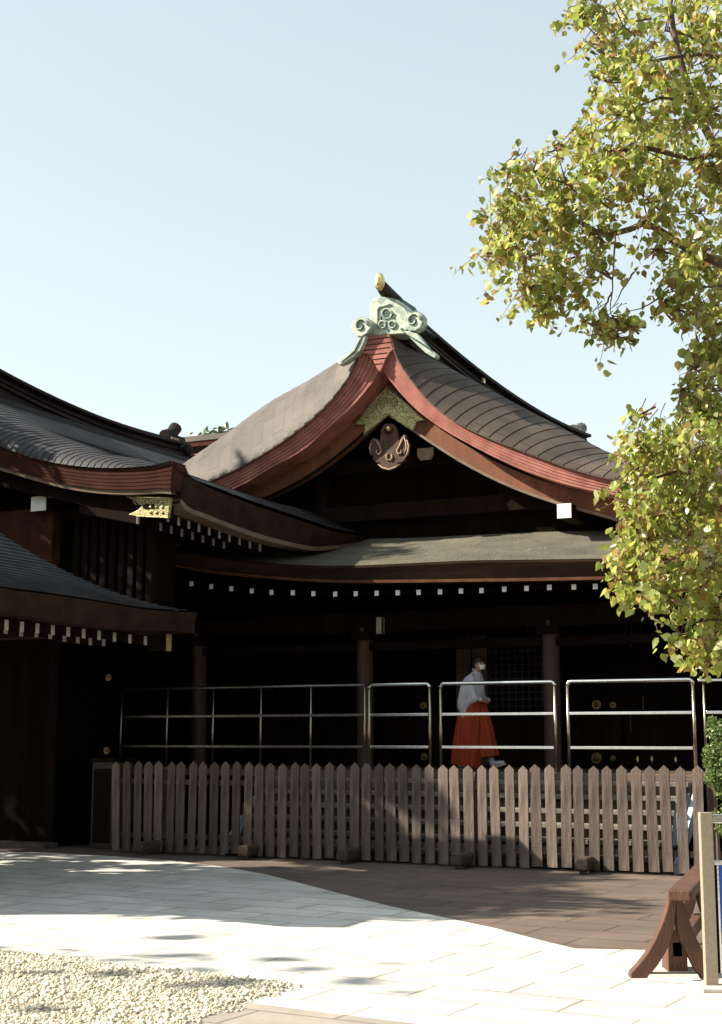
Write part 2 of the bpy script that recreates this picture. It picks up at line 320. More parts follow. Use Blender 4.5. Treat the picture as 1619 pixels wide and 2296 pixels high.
def roof_surface(parent, A, B, vb, vend, m, spacing=.2, va=-.05, name='roof_slope', lip=.008, sub=4, twist=None):
    """slope with rolled edge, laid in courses. A: edge curve at v=va, B: main profile reached at v=vb"""
    d = sum(math.dist(a, b) for a, b in zip(B, B[1:])); nc = max(4, int(d/spacing)); n = nc*sub
    a_ = interp(A, n); sg_ = 1 if A[-1][0] > 0 else -1; bd = interp(B, 160); bu = [abs(p[0]) for p in bd]; b_ = []
    for p in a_:
        t_ = abs(p[0]); uu = min(max(t_*1.0 + .12 + .30*min(1, t_/1.2), bu[0]), bu[-1]); q = int(np.searchsorted(bu, uu)); q = min(max(q, 1), 160); f_ = (uu-bu[q-1])/(bu[q]-bu[q-1]+1e-9)
        b_.append(lerp(bd[q-1], bd[q], min(max(f_, 0), 1)))
    mb = MB(); rows = []
    uvs = []; sc_v = 1.0/sub
    def row(i, off):
        uvs.extend([((k_*.12)*5, i*sc_v) for k_ in range(9)] + [((.96 + vend-vb)*5*spacing/.2, i*sc_v)])
        r = [(a_[i][0], va, a_[i][1]-.03)]
        K = 7
        for k in range(K+1):
            t = k/K*math.pi/2; st, ct = .45*math.sin(t)+.55*k/K, .45*math.cos(t)+.55*(1-k/K)
            u = a_[i][0] + (b_[i][0]-a_[i][0])*(1-ct)*.5 + (b_[i][0]-a_[i][0])*st*.5
            z = a_[i][1] + (b_[i][1]-a_[i][1])*st; v = va + (vb-va)*(1-ct)
            # outward offset: up and to the front
            r.append((u, v - off*ct, z + off*(.5+.5*st)))
        r.append((b_[i][0], vend, b_[i][1]+off)); return r
    for cI in range(nc):
        for k in range(sub+1):
            i = cI*sub+k; rows.append(row(i, lip*(k/sub)))
    mb.grid(rows); mb.uv = uvs
    return mb.build(name, m, parent, auto=True, recalc=False)
def soffit(parent, L, v0, v1, m, dz=.0, name='soffit'):
    P = interp(L, 20); mb = MB(); rows = []
    for p in P: rows.append([(p[0], v0, p[1]+dz), (p[0], v1, p[1]+dz), (p[0], v1, p[1]+dz+.06), (p[0], v0, p[1]+dz+.06)])
    mb.grid(rows, True); return mb.build(name, m, parent)
def band(parent, U, L, v0, v1, m, n=24, name='bargeboard'):
    U = interp(U, n); L = interp(L, n); mb = MB(); rows = []
    for a, b in zip(U, L): rows.append([(a[0], v0, a[1]), (b[0], v0, b[1]), (b[0], v1, b[1]), (a[0], v1, a[1])])
    mb.grid(rows, True); mb.f.append((0, 1, 2, 3)); mb.f.append((4*n, 4*n+1, 4*n+2, 4*n+3)); return mb.build(name, m, parent)

# ================================================================ CENTRE HALL
C = Frame(.27, 21)
hall = thing('shrine_hall', 'dark timber shrine hall facing us with sunlit gable, green crest and gilt plate', 'shrine hall', (C.x, C.y, 0), -AN)
cp = lambda pts, v=0: [C.pl(*p, v) for p in pts]
A_R = cp([(873,752),(884,782),(903,820),(932,861),(968,902),(1016,940),(1068,967),(1109,985),(1183,1013),(1256,1040),(1351,1068)]) + [(4.3,4.97),(5.1,4.93),(5.7,4.98)]
A_L = cp([(812,755),(807,792),(795,825),(771,864),(740,902),(704,936),(645,982),(583,1022),(520,1056),(454,1085)]) + [(-4.2,5.25),(-5.2,5.0)]
L_R = cp([(855,829),(867,847),(896,883),(932,919),(980,955),(1068,1005),(1109,1026),(1183,1058),(1256,1082),(1329,1100)]) + [(4.3,4.74),(5.0,4.66),(5.62,4.64)]
L_L = cp([(847,829),(836,849),(818,873),(776,919),(728,962),(680,1004),(600,1050),(550,1080),(500,1104)]) + [(-3.6,5.05),(-4.3,4.8),(-5.1,4.6)]
B_L = [(-.12,7.74),(-.55,7.74)] + cp([(758,812),(700,848),(600,905),(500,978),(440,1020),(405,1045)], .95) + [(-5.0,5.75),(-5.7,5.5)]
B_R = [(.12,7.62), (.34, 7.5)] + cp([(985,812),(1030,837),(1068,857),(1128,890),(1201,929),(1256,957),(1311,987),(1366,1015)], .95) + [(5.2,5.62),(5.75,5.42),(6.25,5.33)]
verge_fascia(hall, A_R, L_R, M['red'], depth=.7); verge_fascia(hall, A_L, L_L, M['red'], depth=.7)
# frontal cap where the two fascias meet
capo = cp([(812,753),(873,750),(884,782),(874,790),(864,806),(857,826),(851,834),(845,826),(836,808),(824,794),(807,792)], -.05)
mb = MB()
tz, bz = capo[0][1], C.pl(851,834,-.05)[1]
mb.prism(capo, -.05, .45); fc = mb.build('fascia_cap', M['red'], hall, bevel=.008)
ln = MB()
for k in range(1, 7):
    z = tz - (tz-bz)*k/7.6; hw = .27 - .0*k if k < 3 else .27*(1-(k-2)/6.5)
    ln.box(-.05-hw+.03, -.05+hw+.03, -.056, -.049, z-.006, z+.006)
ln.build('cap_seam', M['browned'], fc)
roof_surface(hall, A_R, B_R, .95, 9.6, M['s_right'], spacing=.21)
roof_surface(hall, A_L, B_L, .95, 9.6, M['s_left'], spacing=.21)
soffit(hall, L_R, .65, 9.5, M['dark'], .02); soffit(hall, L_L, .65, 9.5, M['dark'], .02)
# bargeboards, recessed beneath the fascia
bU_R = cp([(868,850),(900,890),(952,936),(1068,1012),(1109,1034),(1183,1066),(1256,1090),(1329,1108)], .5) + [(4.4,4.78),(5.3,4.66)]
bL_R = cp([(868,926),(900,950),(952,985),(1036,1039),(1146,1094),(1249,1131),(1348,1158),(1439,1185)], .5) + [(4.8,4.38),(5.3,4.33)]
bU_L = cp([(868,850),(838,880),(800,916),(728,976),(680,1014),(600,1066),(520,1108)], .5) + [(-3.6,5.0),(-4.6,4.7)]
bL_L = cp([(868,926),(830,962),(790,998),(740,1038),(680,1078),(600,1118),(548,1138)], .5) + [(-3.4,4.75),(-4.6,4.4)]
br = band(hall, bU_R, bL_R, .5, .62, M['barge']); bl = band(hall, bU_L, bL_L, .5, .62, M['barge'])
# bargeboard lower lips, coloured pale as if lit at right, dark as if shaded at left
def lip(parent, L, v0, m, dz=.035, name='lower_lip', dv=.03):
    up = [(p[0], p[1]+dz) for p in L]; return band(parent, up, L, v0-dv, v0, m, name=name)
lip(br, bL_R, .5, M['tan'], .045); lip(bl, bL_L, .5, M['timber'], .04)
# gilt plate over the meeting of the bargeboards
gp_ = cp([(868,862),(905,897),(954,942),(935,944),(925,967),(898,948),(870,927),(842,952),(815,977),(818,952),(792,952),(830,905)], .44)
mb = MB().prism(gp_, .44, .498); gpl = mb.build('gilt_plate', M['goldpale'], hall, bevel=.006)
rb = MB()
for a, b in [((868,866),(950,941)), ((868,866),(797,950)), ((870,930),(923,964)), ((870,930),(818,974))]:
    p, q = C.pl(*a, .44), C.pl(*b, .44); rb.tube([(p[0], .435, p[1]), (q[0], .435, q[1])], .013, 6)
for cx_ in (860, 882):
    u, z = C.pl(cx_, 901, .44); rb.ball((u, .432, z), (.03, .025, .03))
    for k in range(12):
        a = k*math.pi/6; rb.ball((u+.062*math.cos(a), .436, z+.062*math.sin(a)), (.022, .014, .022), 6, 4)
for (x, y, dx, dy) in [(905,915,-20,-10),(915,925,-22,-6),(925,936,-20,-2),(840,912,16,-8),(828,925,18,-6),(820,936,18,0),(868,884,0,-16),(876,886,6,-12),(860,886,-6,-12)]:
    p, q = C.pl(x, y, .44), C.pl(x+dx*.6, y+dy*.6, .44); rb.tube([(p[0], .436, p[1]), ((p[0]+q[0])/2+.015, .428, (p[1]+q[1])/2), (q[0], .436, q[1])], [.006, .014, .004], 6)
rb.build('relief', M['goldpale'], gpl, smooth=True)
# hanging gable pendant
pend = cp([(854,962),(862,950),(882,950),(890,962),(892,974),(894,982),(896,988),(898,984),(899,981),(906,973),(912,978),(911,986),(917,992),(916,1001),(912,1005),(916,1012),(914,1021),(908,1022),(907,1032),(900,1037),(893,1037),(889,1046),(880,1049),(872,1054),(863,1049),(854,1046),(851,1037),(843,1037),(836,1031),(836,1022),(829,1019),(828,1009),(832,1003),(827,996),(831,987),(838,981),(846,984),(849,986),(850,990),(852,984),(853,974)], .4)
pn = MB().prism(pend, .4, .48).build('gable_pendant', M['carve'], hall, bevel=.01)
cv = MB()
cpp = lambda pts: [(C.pl(x, y, .39)[0], .39, C.pl(x, y, .39)[1]) for x, y in pts]
for pts in [[(906,977),(901,988),(896,1000),(890,1010),(893,1018),(900,1016),(899,1009)], [(838,985),(846,990),(851,1000),(855,1012),(850,1019),(843,1015),(846,1008)],
            [(872,1016),(866,1022),(868,1031),(876,1032),(880,1025),(877,1018)], [(898,1040),(886,1048),(872,1053),(858,1049),(848,1041)], [(907,1028),(915,1014),(917,1000),(912,986)],
            [(905,977),(910,990),(912,1004),(906,1018)], [(832,1018),(829,1004),(834,992)]]:
    q = cpp(pts); cv.tube(q, [.006]+[.017]*(len(q)-2)+[.008], 6)
cv.build('carving', M['carvelight'], pn, smooth=True)
q = C.pl(871, 961, .36); MB().ball((q[0], .37, q[1]), (.045, .05, .045), 12, 8).build('gilt_boss', M['gold'], pn, smooth=True)
MB().tube([(q[0]-.02, .4, q[1]-.02), (q[0]-.02, 1.3, q[1]-.02)], .07, 8).build('pendant_peg', M['timber'], pn)
# gable wall, tie beams and struts
gw = [(p[0], p[1]+.03) for p in interp(L_R, 20)][::-1] + [(p[0], p[1]+.03) for p in interp(L_L, 20)][1:]
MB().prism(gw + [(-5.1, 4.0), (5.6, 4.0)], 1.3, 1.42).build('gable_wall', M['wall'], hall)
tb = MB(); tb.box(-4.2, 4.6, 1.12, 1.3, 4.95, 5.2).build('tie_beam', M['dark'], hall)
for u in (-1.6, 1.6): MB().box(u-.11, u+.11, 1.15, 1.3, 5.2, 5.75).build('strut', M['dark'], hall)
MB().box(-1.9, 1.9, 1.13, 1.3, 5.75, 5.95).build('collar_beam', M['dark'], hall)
# purlin ends
for (x0, y0, x1, y1, v) in [(1250,1131,1281,1160,.24), (-1,-1,-1,-1,.24)]:
    if x0 > 0: (u0, z1), (u1, z0) = C.pl(x0, y0, v), C.pl(x1, y1, v)
    else: u0, u1 = -u1, -u0
    pu_ = MB().box(u0, u1, v, 9, z0, z1).build('purlin', M['dark'], hall)
    MB().box(u0-.004, u1+.004, v-.012, v-.001, z0-.004, z1+.004).build('painted_end', M['white'], pu_)
(u0, z1), (u1, z0) = C.pl(935,1004,.8), C.pl(974,1031,.8)
pb = MB().prism([(u0,z1),(u1,z1),(u1,z0+.09),(u1-.05,z0),(u0+.06,z0),(u0,z0+.08)], .8, 1.3).build('bracket_arm', M['dark'], hall)
MB().prism([(u0+.01,z1-.02),(u1-.01,z1-.02),(u1-.01,z0+.09),(u1-.05,z0+.01),(u0+.06,z0+.01),(u0+.01,z0+.08)], .785, .8).build('painted_end', M['carvelight'], pb)
# ridge
def box_ridge(parent, ua, v0, v1, z0, z1, w, m, name='ridge', dzf=None, n=14):
    """stacked box ridge with mouldings"""
    H_ = z1-z0
    prof = [(-w/2-.02, z0-.1), (-w/2-.02, z0+.16*H_), (-w/2-.08, z0+.18*H_), (-w/2-.08, z0+.26*H_), (-w/2+.03, z0+.28*H_), (-w/2+.03, z0+.42*H_), (-w/2-.01, z0+.43*H_), (-w/2-.01, z0+.47*H_), (-w/2+.03, z0+.48*H_), (-w/2+.03, z0+.60*H_), (-w/2-.09, z0+.64*H_), (-w/2-.09, z0+.74*H_), (-w/2+.05, z0+.78*H_), (-w*.25, z0+.94*H_), (0, z1)]
    prof = prof + [(-p[0], p[1]) for p in prof[-2::-1]]
    rows = []
    for i in range(n+1):
        t = i/n; dz = dzf(v0+(v1-v0)*t)
        rows.append([(ua+p[0], v0+(v1-v0)*t, p[1]+dz) for p in prof])
    mb = MB().grid(rows); k = len(prof); mb.f.append(tuple(range(k))); mb.f.append(tuple(range(n*k+k-1, n*k-1, -1)))
    return mb.build(name, m, parent)
rd = box_ridge(hall, .05, .35, 9.6, 7.36, 7.90, .62, M['ridge'], dzf=lambda v: .011*(v-5.6)**2-.06)
for v in (3.4,):
    MB().prism([(.36+.0, 7.6), (.37, 7.72), (.40, 7.72), (.40, 7.6)], v, v+.09).build('gilt_stud', M['gold'], rd)
# crest: verdigris ornament at the front of the ridge
vc = -.02
cr = cp([(829,752),(829,700),(829,682),(834,675),(838,670),(846,667),(856,665),(868,666),(880,668),(892,672),(900,680),(906,690),(914,700),(915,735),(906,748),(896,748)], vc)
crest = MB().prism(cr, vc, .38).build('ridge_crest', M['verdigris'], hall, bevel=.012)
rel = MB()
c2 = lambda pts, v=vc: [(C.pl(x, y, v)[0], v-.012, C.pl(x, y, v)[1]) for x, y in pts]
rel.tube(c2([(847,746),(847,694),(851,688),(864,686),(876,683)]), .017, 6); rel.tube(c2([(853,744),(854,702),(858,695)]), .007, 6)
for cx_, cy_, r in [(868,704,11),(858,728,8),(880,728,8)]:
    rel.tube(c2([(cx_+r*math.cos(a*.7), cy_+r*1.05*math.sin(a*.7)) for a in range(10)]), .014, 6)
for x in (837, 900): rel.ball(c2([(x, 737)])[0], (.022, .02, .022), 8, 5)
rel.build('crest_relief', M['verdigris'], crest, smooth=True)
rec = MB()
for pts in [[(856,698),(878,698),(878,703),(856,703)], [(851,702),(856,700),(856,722),(851,738)], [(879,704),(887,704),(885,716),(878,713)], [(864,704),(872,703),(872,712),(866,714)], [(862,724),(866,720),(871,723),(867,731)], [(876,724),(882,724),(882,731),(876,731)], [(865,738),(873,738),(870,745)], [(855,727),(859,727),(859,732),(855,732)]]:
    rec.prism([(p[0], p[2]) for p in c2(pts)], vc-.012, vc-.002)
rec.build('crest_recess', M['verdark'], crest)  # raised dark plates painting the shade of the crest hollows
for sgn, ctr, tail in ((-1, (810,732), [(806,752),(798,772),(783,790),(767,800),(756,812),(760,818),(775,812),(792,800),(808,785),(817,765),(820,752)]),
                       (1, (928,720), [(905,742),(920,742),(935,748),(948,764),(960,780),(975,790),(979,797),(974,803),(955,792),(938,776),(922,760)])):
    vv = -.14 if sgn < 0 else -.12
    fn = MB().prism(cp(tail, vv), vv, vv+.14); u, z = C.pl(*ctr, vv)
    n = 22; ring = [(u + .155*math.cos(2*math.pi*k/n)*(1+.06*(k % 2)), z + .155*math.sin(2*math.pi*k/n)*(1+.06*(k % 2))) for k in range(n)]
    fn.prism(ring, vv-.02, vv+.16)
    fo = fn.build('crest_fin', M['verdigris'], crest, bevel=.01)
    e = MB(); path = [(u + r*math.cos(a), vv-.035, z + r*math.sin(a)) for a, r in [(t*.55, .13-.009*t) for t in range(12)]]
    e.tube(path, [.022-.001*i for i in range(12)], 6); e.build('scroll', M['verdigris'], fo, smooth=True)
    MB().prism([(u+.055*math.cos(k*.8), z-.01+.06*math.sin(k*.8)) for k in range(8)], vv-.03, vv-.018).build('scroll_hollow', M['verdark'], fo)  # dark plate painting the shade inside the scroll
    v_ = MB(); v_.tube([(p[0], vv-.006, p[1]) for p in cp([lerp(tail[0], tail[-1], .5), lerp(tail[2], tail[-3], .5), lerp(tail[4], tail[-5], .5)], vv)], [.008, .014, .006], 6); v_.build('fin_groove', M['verdark'], fo)  # dark raised line painting shade along the fin
# block behind the crest and the horn
MB().prism(cp([(872,668),(905,672),(922,700),(940,728),(955,740),(900,760),(860,740)], .5), .36, .95).build('crest_block', M['verdark'], hall)
hp = []
for (x, y, v) in [(905,700,.8),(886,678,.55),(872,662,.25),(862,650,.0),(855,640,-.2),(851,632,-.36)]:
    u, z = C.pl(x, y, v); hp.append((u, v, z))
horn = MB().tube(hp, [.13,.125,.11,.10,.085,.07], 14).build('ridge_horn', M['ridge'], hall, smooth=True)
u, v, z = hp[-1]
dv = (Vector(hp[-1])-Vector(hp[-2])).normalized()
gc = MB(); gc.ball(tuple(Vector(hp[-1])+dv*.0), (.085, .06, .14), 16, 10); gc.ball(tuple(Vector(hp[-1])+Vector((0,-.05,0))), (.035, .03, .075), 12, 8); gc.build('gilt_cap', M['gold'], horn, smooth=True)
# far end of the ridge
fe = MB(); fe.prism([(-.42,7.3),(.42,7.3),(.3,7.75),(.22,8.05),(-.2,8.05),(-.3,7.75)], 9.6, 9.85); fe.tube([(.05,9.6,8.0),(.05,9.95,8.05),(.05,10.2,8.17)], .13, 10)
fe.build('far_crest', M['rooflight'], hall)
# ---- skirt roof
v_e = -1.42
top = [C.pl(*p, v_e) for p in [(350,1232),(455,1247),(573,1261),(660,1268),(753,1271),(900,1266),(1053,1259),(1200,1257),(1353,1255),(1600,1250)]] + [(7, 3.72), (8.4, 3.72)]
bot = [C.pl(*p, v_e) for p in [(350,1262),(455,1280),(573,1292),(660,1299),(753,1303),(900,1303),(1053,1301),(1200,1299),(1297,1297),(1600,1292)]] + [(7, 3.47), (8.4, 3.47)]
mb = MB(); T = interp(top, 44); Bt = interp(bot, 44); rows = []
nr = 26; suv = []
upz = interp([(-4.3,4.8),(-.95,4.66),(1.378,4.62),(3.065,4.55),(5.5,4.5),(8.4,4.5)], 44)
for r_ in range(nr):
    for e_ in (0, 1):
        t = (r_+e_)/nr; off = .014*(1-e_) 
        row = []
        for i in range(45):
            z0 = T[i][1]; z1 = upz[i][1]; u = T[i][0]
            g = .8*t+.2*t*t
            row.append((u, v_e + (1.35-v_e)*t, z0 + (z1-z0)*g + off))
        rows.append(row); suv += [(i*1.0, r_+e_) for i in range(45)]
mb.grid(rows); mb.uv = suv; mb.build('skirt_roof', M['s_skirt'], hall, auto=True, recalc=False)
mb = MB(); rows = []
for i in range(45):
    a, b = T[i], Bt[i]; d = a[1]-b[1]
    rows.append([(a[0], v_e+.5, a[1]-.0), (a[0], v_e-.01, a[1]+.006), (a[0], v_e-.01, a[1]-.02), (a[0], v_e+.05, a[1]-d*.5), (a[0], v_e+.10, b[1]+.03), (a[0], v_e+.10, b[1]), (a[0], v_e+.5, b[1])])
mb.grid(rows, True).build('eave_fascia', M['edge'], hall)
mb = MB(); rows = []
for i in range(45):
    b = Bt[i]; rows.append([(b[0], v_e+.07, b[1]+.028), (b[0], v_e+.07, b[1]-.012), (b[0], v_e+.2, b[1]-.012), (b[0], v_e+.2, b[1]+.028)])
mb.grid(rows, True).build('eave_batten', M['batten'], hall)
mb = MB(); rows = []
for i in range(45):
    b = Bt[i]; rows.append([(b[0], v_e+.12, b[1]-.013), (b[0], 1.6, b[1]+.25), (b[0], 1.6, b[1]+.33), (b[0], v_e+.12, b[1]-.002)])
mb.grid(rows, True).build('eave_soffit', M['dark'], hall)
rpx = [(365,1300),(385,1301),(430,1309),(474,1315),(519,1320),(565,1325),(609,1328),(657,1329),(703,1331),(752,1332),(798,1331),(845,1330),(892,1329),(939,1328),(987,1327),(1034,1325),(1080,1324),(1131,1321),(1181,1319),(1232,1317),(1287,1316),(1335,1315),(1390,1313),(1440,1312),(1492,1311),(1544,1310),(1598,1308)]
raf = [C.pl(*p, v_e+.22) for p in rpx]
raf = [r for i, r in enumerate(raf) if i != 0]
while raf[-1][0] < 7.5: raf.append((raf[-1][0]+.315, raf[-1][1]))
rme = None
for u, z in raf:
    if rme is None:
        ro = MB().add([(-.03,0,-.034),(.03,0,-.034),(.03,0,.034),(-.03,0,.034),(-.03,2.4,.28),(.03,2.4,.28),(.03,2.4,.35),(-.03,2.4,.35)], [(0,1,2,3),(4,7,6,5),(0,4,5,1),(1,5,6,2),(2,6,7,3),(3,7,4,0)]).build('rafter', M['dark'], hall)
        eo = MB().box(-.031, .031, -.008, -.001, -.036, .034).build('painted_end', M['white'], ro)
        ro.location = (u, v_e+.22, z); rme = ro
    else:
        c1 = rme.copy(); COL.objects.link(c1); c1.parent = hall; c1.location = (u, v_e+.22, z)
        c2_ = rme.children[0].copy(); COL.objects.link(c2_); c2_.parent = c1
# beams, columns, walls, doors
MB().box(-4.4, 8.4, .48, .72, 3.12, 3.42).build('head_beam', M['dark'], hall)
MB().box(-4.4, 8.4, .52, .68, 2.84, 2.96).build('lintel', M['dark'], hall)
cu = [(-.52), (2.45)]
for u in (-3.5, -.52, 2.45, 5.42, 8.3):
    co = MB(); co.tube([(u, .6, 1.1), (u, .6, 3.2)], .125, 20, False); co.build('column', M['column'], hall, smooth=True)
    MB().box(u-.16, u+.16, .42, .78, 3.0, 3.13).build('column_cap', M['dark'], hall)
# rear wall with board, lattice and door bays
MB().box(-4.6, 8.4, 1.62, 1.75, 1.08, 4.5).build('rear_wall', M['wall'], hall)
def lattice(u0, u1, z0, z1, v, nu, nz, m, name, mm=.018):
    mb = MB()
    for i in range(nu+1): u = u0+(u1-u0)*i/nu; mb.box(u-mm/2, u+mm/2, v-.02, v, z0, z1)
    for k in range(nz+1): z = z0+(z1-z0)*k/nz; mb.box(u0, u1, v-.034, v-.021, z-mm/2, z+mm/2)
    return mb.build(name, m, hall)
M['lattice'] = mat('lattice_timber', (.03, .024, .02), (.018, .014, .012), .6, 5, spec=.2)
M['doorwood'] = mat('door_timber', (.06, .034, .016), (.035, .02, .01), .55, 4, (3, 3, .2), spec=.3)
for (a, b) in [(1022,1092), (1222,1256)]:
    u0 = C.pl(a, 1500, 1.55)[0]; u1 = C.pl(b, 1500, 1.55)[0]
    if a == 1222: continue
    um = (u0+u1)/2
    MB().box(u0, um-.01, 1.56, 1.615, 1.12, 3.1).build('door_board', M['doorwood'], hall)
    MB().box(um+.01, u1, 1.56, 1.615, 1.12, 3.1).build('door_board', M['doorwood'], hall)
for (a, b) in [(1098,1216), (845,1015), (1262,1390), (1400,1560), (690,800), (560,680)]:
    u0 = C.pl(a, 1500, 1.6)[0]; u1 = C.pl(b, 1500, 1.6)[0]
    n = max(5, int((u1-u0)/.105)); lattice(u0, u1, 1.9, 3.05, 1.6, n, 11, M['lattice'] if a == 1098 else M['dark'], 'lattice_window')
    MB().box(u0, u1, 1.57, 1.61, 1.78, 1.88).build('sill_rail', M['dark'], hall)
    bb = MB(); k = 0
    nb = max(3, int((u1-u0)/.3))
    for i in range(nb): bb.box(u0+(u1-u0)*i/nb+.006, u0+(u1-u0)*(i+1)/nb-.006, 1.58, 1.613, 1.12, 1.77)
    bb.build('wainscot', M['dark'], hall)
# gilt nail covers on beams and doors
def boss(px, py, v, r, parent=hall, fr=C):
    u, z = fr.pl(px, py, v); mb = MB()
    prof = [(0, .0), (r, .0), (r, -.012), (r*.82, -.02), (r*.72, -.012), (r*.45, -.02), (r*.35, -.045), (.001, -.055)]
    rows = [[(u+p*math.cos(k*math.pi/8), v+d, z+p*math.sin(k*math.pi/8)) for k in range(16)] for p, d in prof]
    return mb.grid(rows, True).build('gilt_boss', M['golddim'], parent, smooth=True)
for (x, y, v, r) in [(1338,1580,1.5,.075), (1375,1581,1.5,.05), (1338,1700,1.5,.085), (950,1582,1.5,.06), (952,1697,1.5,.06), (1375,1700,1.5,.04)]:
    boss(x, y, v, r); u, z = C.pl(x, y, v); MB().box(u-.35, u+.35, v+.001, v+.1, z-.09, z+.09).build('rail_board', M['wall'], hall)
for (x, y) in [(1430,1702),(1462,1702),(1515,1703)]:
    u, z = C.pl(x, y, 1.5); MB().prism([(u,z+.05),(u+.02,z),(u,z-.05),(u-.02,z)], 1.49, 1.53).build('gilt_boss', M['gold'], hall)
for (x, y0, y1) in [(1400,1380,1440),(1413,1400,1450),(1436,1390,1430),(1180,1395,1420),(1411,1570,1640),(1440,1560,1600)]:  # gold glints on the doors, put in as thin brown strips
    u, z1 = C.pl(x, y0, 1.5); z0 = C.pl(x, y1, 1.5)[1]; MB().box(u-.008, u+.008, 1.53, 1.545, z0, z1).build('gilt_strip', M['doorwood'], hall)
# veranda floor, edge beam, steps
MB().box(-4.6, 8.4, -1.28, 1.62, 1.0, 1.09).build('veranda_floor', M['floor'], hall, bevel=.01)
MB().box(-4.6, 8.4, -1.2, -1.08, .0, 1.0).build('veranda_base', M['wall'], hall)
us0, us1 = C.pl(560, 1850, -1.9)[0], C.pl(1530, 1850, -1.9)[0]
ns = 6
for k in range(ns):
    z1 = 1.0 - k*.165; v1 = -1.28 - k*.2
    st = MB().box(us0, us1, v1-.24, v1+.05, z1-.055, z1).build('step', M['step'], hall, bevel=.008)
    MB().box(us0, us1, v1-.15, v1-.12, max(z1-.165, 0), z1-.056).build('riser', M['stepdark'], st)
for x0, w_ in ((us0-.09, .06), (us1+.03, .06)):
    MB().add([(x0,-1.25,1.02),(x0,-2.5,.12),(x0,-2.5,.0),(x0,-1.25,.72),(x0+w_,-1.25,1.02),(x0+w_,-2.5,.12),(x0+w_,-2.5,.0),(x0+w_,-1.25,.72)],
             [(0,1,2,3),(4,7,6,5),(0,4,5,1),(1,5,6,2),(2,6,7,3),(3,7,4,0)]).build('stair_cheek', M['bluewhite'], hall)
    MB().box(x0+.005, x0+w_-.005, -1.25, -1.15, 0, .72).build('cheek_post', M['stepdark'], hall)

# pale blue boards leaning behind the fence
def leaning(pts, v, lab):
    q = [C.pl(x, y, v) for x, y in pts]; us = sum(p[0] for p in q)/len(q); X, Y, _ = C.wo(us, v)
    t = thing('leaning_board', lab, 'board', (X, Y, 0), -AN)
    MB().prism([(p[0]-us, max(p[1], .0)) for p in q], 0, .03).build('board_face', M['bluewhite'], t)
    MB().box(-.02, .02, .03, .06, 0, max(p[1] for p in q)-.08).build('prop', M['stepdark'], t)
leaning([(1518,1775),(1545,1775),(1545,1800),(1532,1850),(1530,1895),(1507,1895),(1509,1840)], -2.52, 'pale blue board leaning behind the right end of the picket fence')
leaning([(566,1790),(578,1788),(545,1850),(525,1905),(508,1905),(530,1850)], -2.5, 'pale blue slanting board behind the dark left half of the fence')

# hanging lantern under the eave
u, z = C.pl(853, 1402, -.1); X, Y, _ = C.wo(u, -.1)
lt = thing('hanging_lantern', 'small pale lantern hanging under the eave beside the left column', 'lantern', (X, Y, z), -AN)
lb = MB(); lb.box(-.05, .05, -.05, .05, -.13, .12); lb.build('shade', M['paper'], lt, bevel=.01)
fr = MB()
for sx in (-.055, .055):
    for sy in (-.055, .055): fr.box(sx-.008, sx+.008, sy-.008, sy+.008, -.17, .14)
fr.box(-.07, .07, -.07, .07, .12, .145); fr.box(-.065, .065, -.065, .065, -.15, -.132); fr.build('lantern_frame', M['dark'], lt)
MB().tube([(0, 0, .14), (0, 0, 3.56-z+.05)], .006, 6).build('hanger', M['dark'], lt)

# ================================================================ LEFT HALL
Lf = Frame(-7.5, 19.9)
lh = thing('shrine_hall', 'shaded shrine hall at left whose curved red brown roof corner reaches over the courtyard', 'shrine hall', (Lf.x, Lf.y, 0), -AN)
lp = lambda pts, v=0: [Lf.pl(*p, v) for p in pts]
lA = [(.18,7.1),(.45,6.75),(.95,6.25),(1.7,5.85),(2.4,5.6)] + lp([(0,1000),(72,1027),(144,1042),(216,1049.5),(288,1049.5),(342,1045),(387,1034)])
lL = [(.05,6.5),(.5,6.2),(1.0,5.8),(1.7,5.45),(2.4,5.26)] + lp([(0,1046),(72,1067),(144,1085),(216,1095),(306,1097),(350,1094),(378,1096)])
lB = [(.2,7.05),(1.2,6.62)] + lp([(0,907),(72,950),(180,993),(270,1022),(342,1036)], .95) + [(5.3,4.93), (5.74,4.77)]
lm = lambda L: [(-p[0], p[1]) for p in L]
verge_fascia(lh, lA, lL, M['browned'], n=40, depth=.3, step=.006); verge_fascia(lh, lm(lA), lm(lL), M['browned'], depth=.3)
lA2 = [(p[0], p[1]) for p in lA]
# the long right eave follows the corner backwards
ue = lA[-1][0]
eT = [Lf.pu(*p, ue) for p in [(387,1034),(420,1058),(450,1083),(515,1112),(583,1137),(640,1156),(700,1176),(760,1194),(801,1200),(872,1198)]]
eB = [Lf.pu(*p, ue) for p in [(379,1108),(420,1127),(468,1151),(520,1172),(583,1195),(640,1211),(675,1219),(711,1225),(760,1222),(872,1203)]]
eT = [(p[0] if i else .28, p[1]) for i, p in enumerate(eT)]; eB = [(p[0] if i else .28, p[1]) for i, p in enumerate(eB)]
n = 40; T = interp(eT, n); Bq = interp(eB, n)
def zat(T, v):
    for a, b in zip(T, T[1:]):
        if a[0] <= v <= b[0]: return a[1]+(b[1]-a[1])*(v-a[0])/(b[0]-a[0]+1e-9)
    return T[-1][1] if v > T[0][0] else T[0][1]
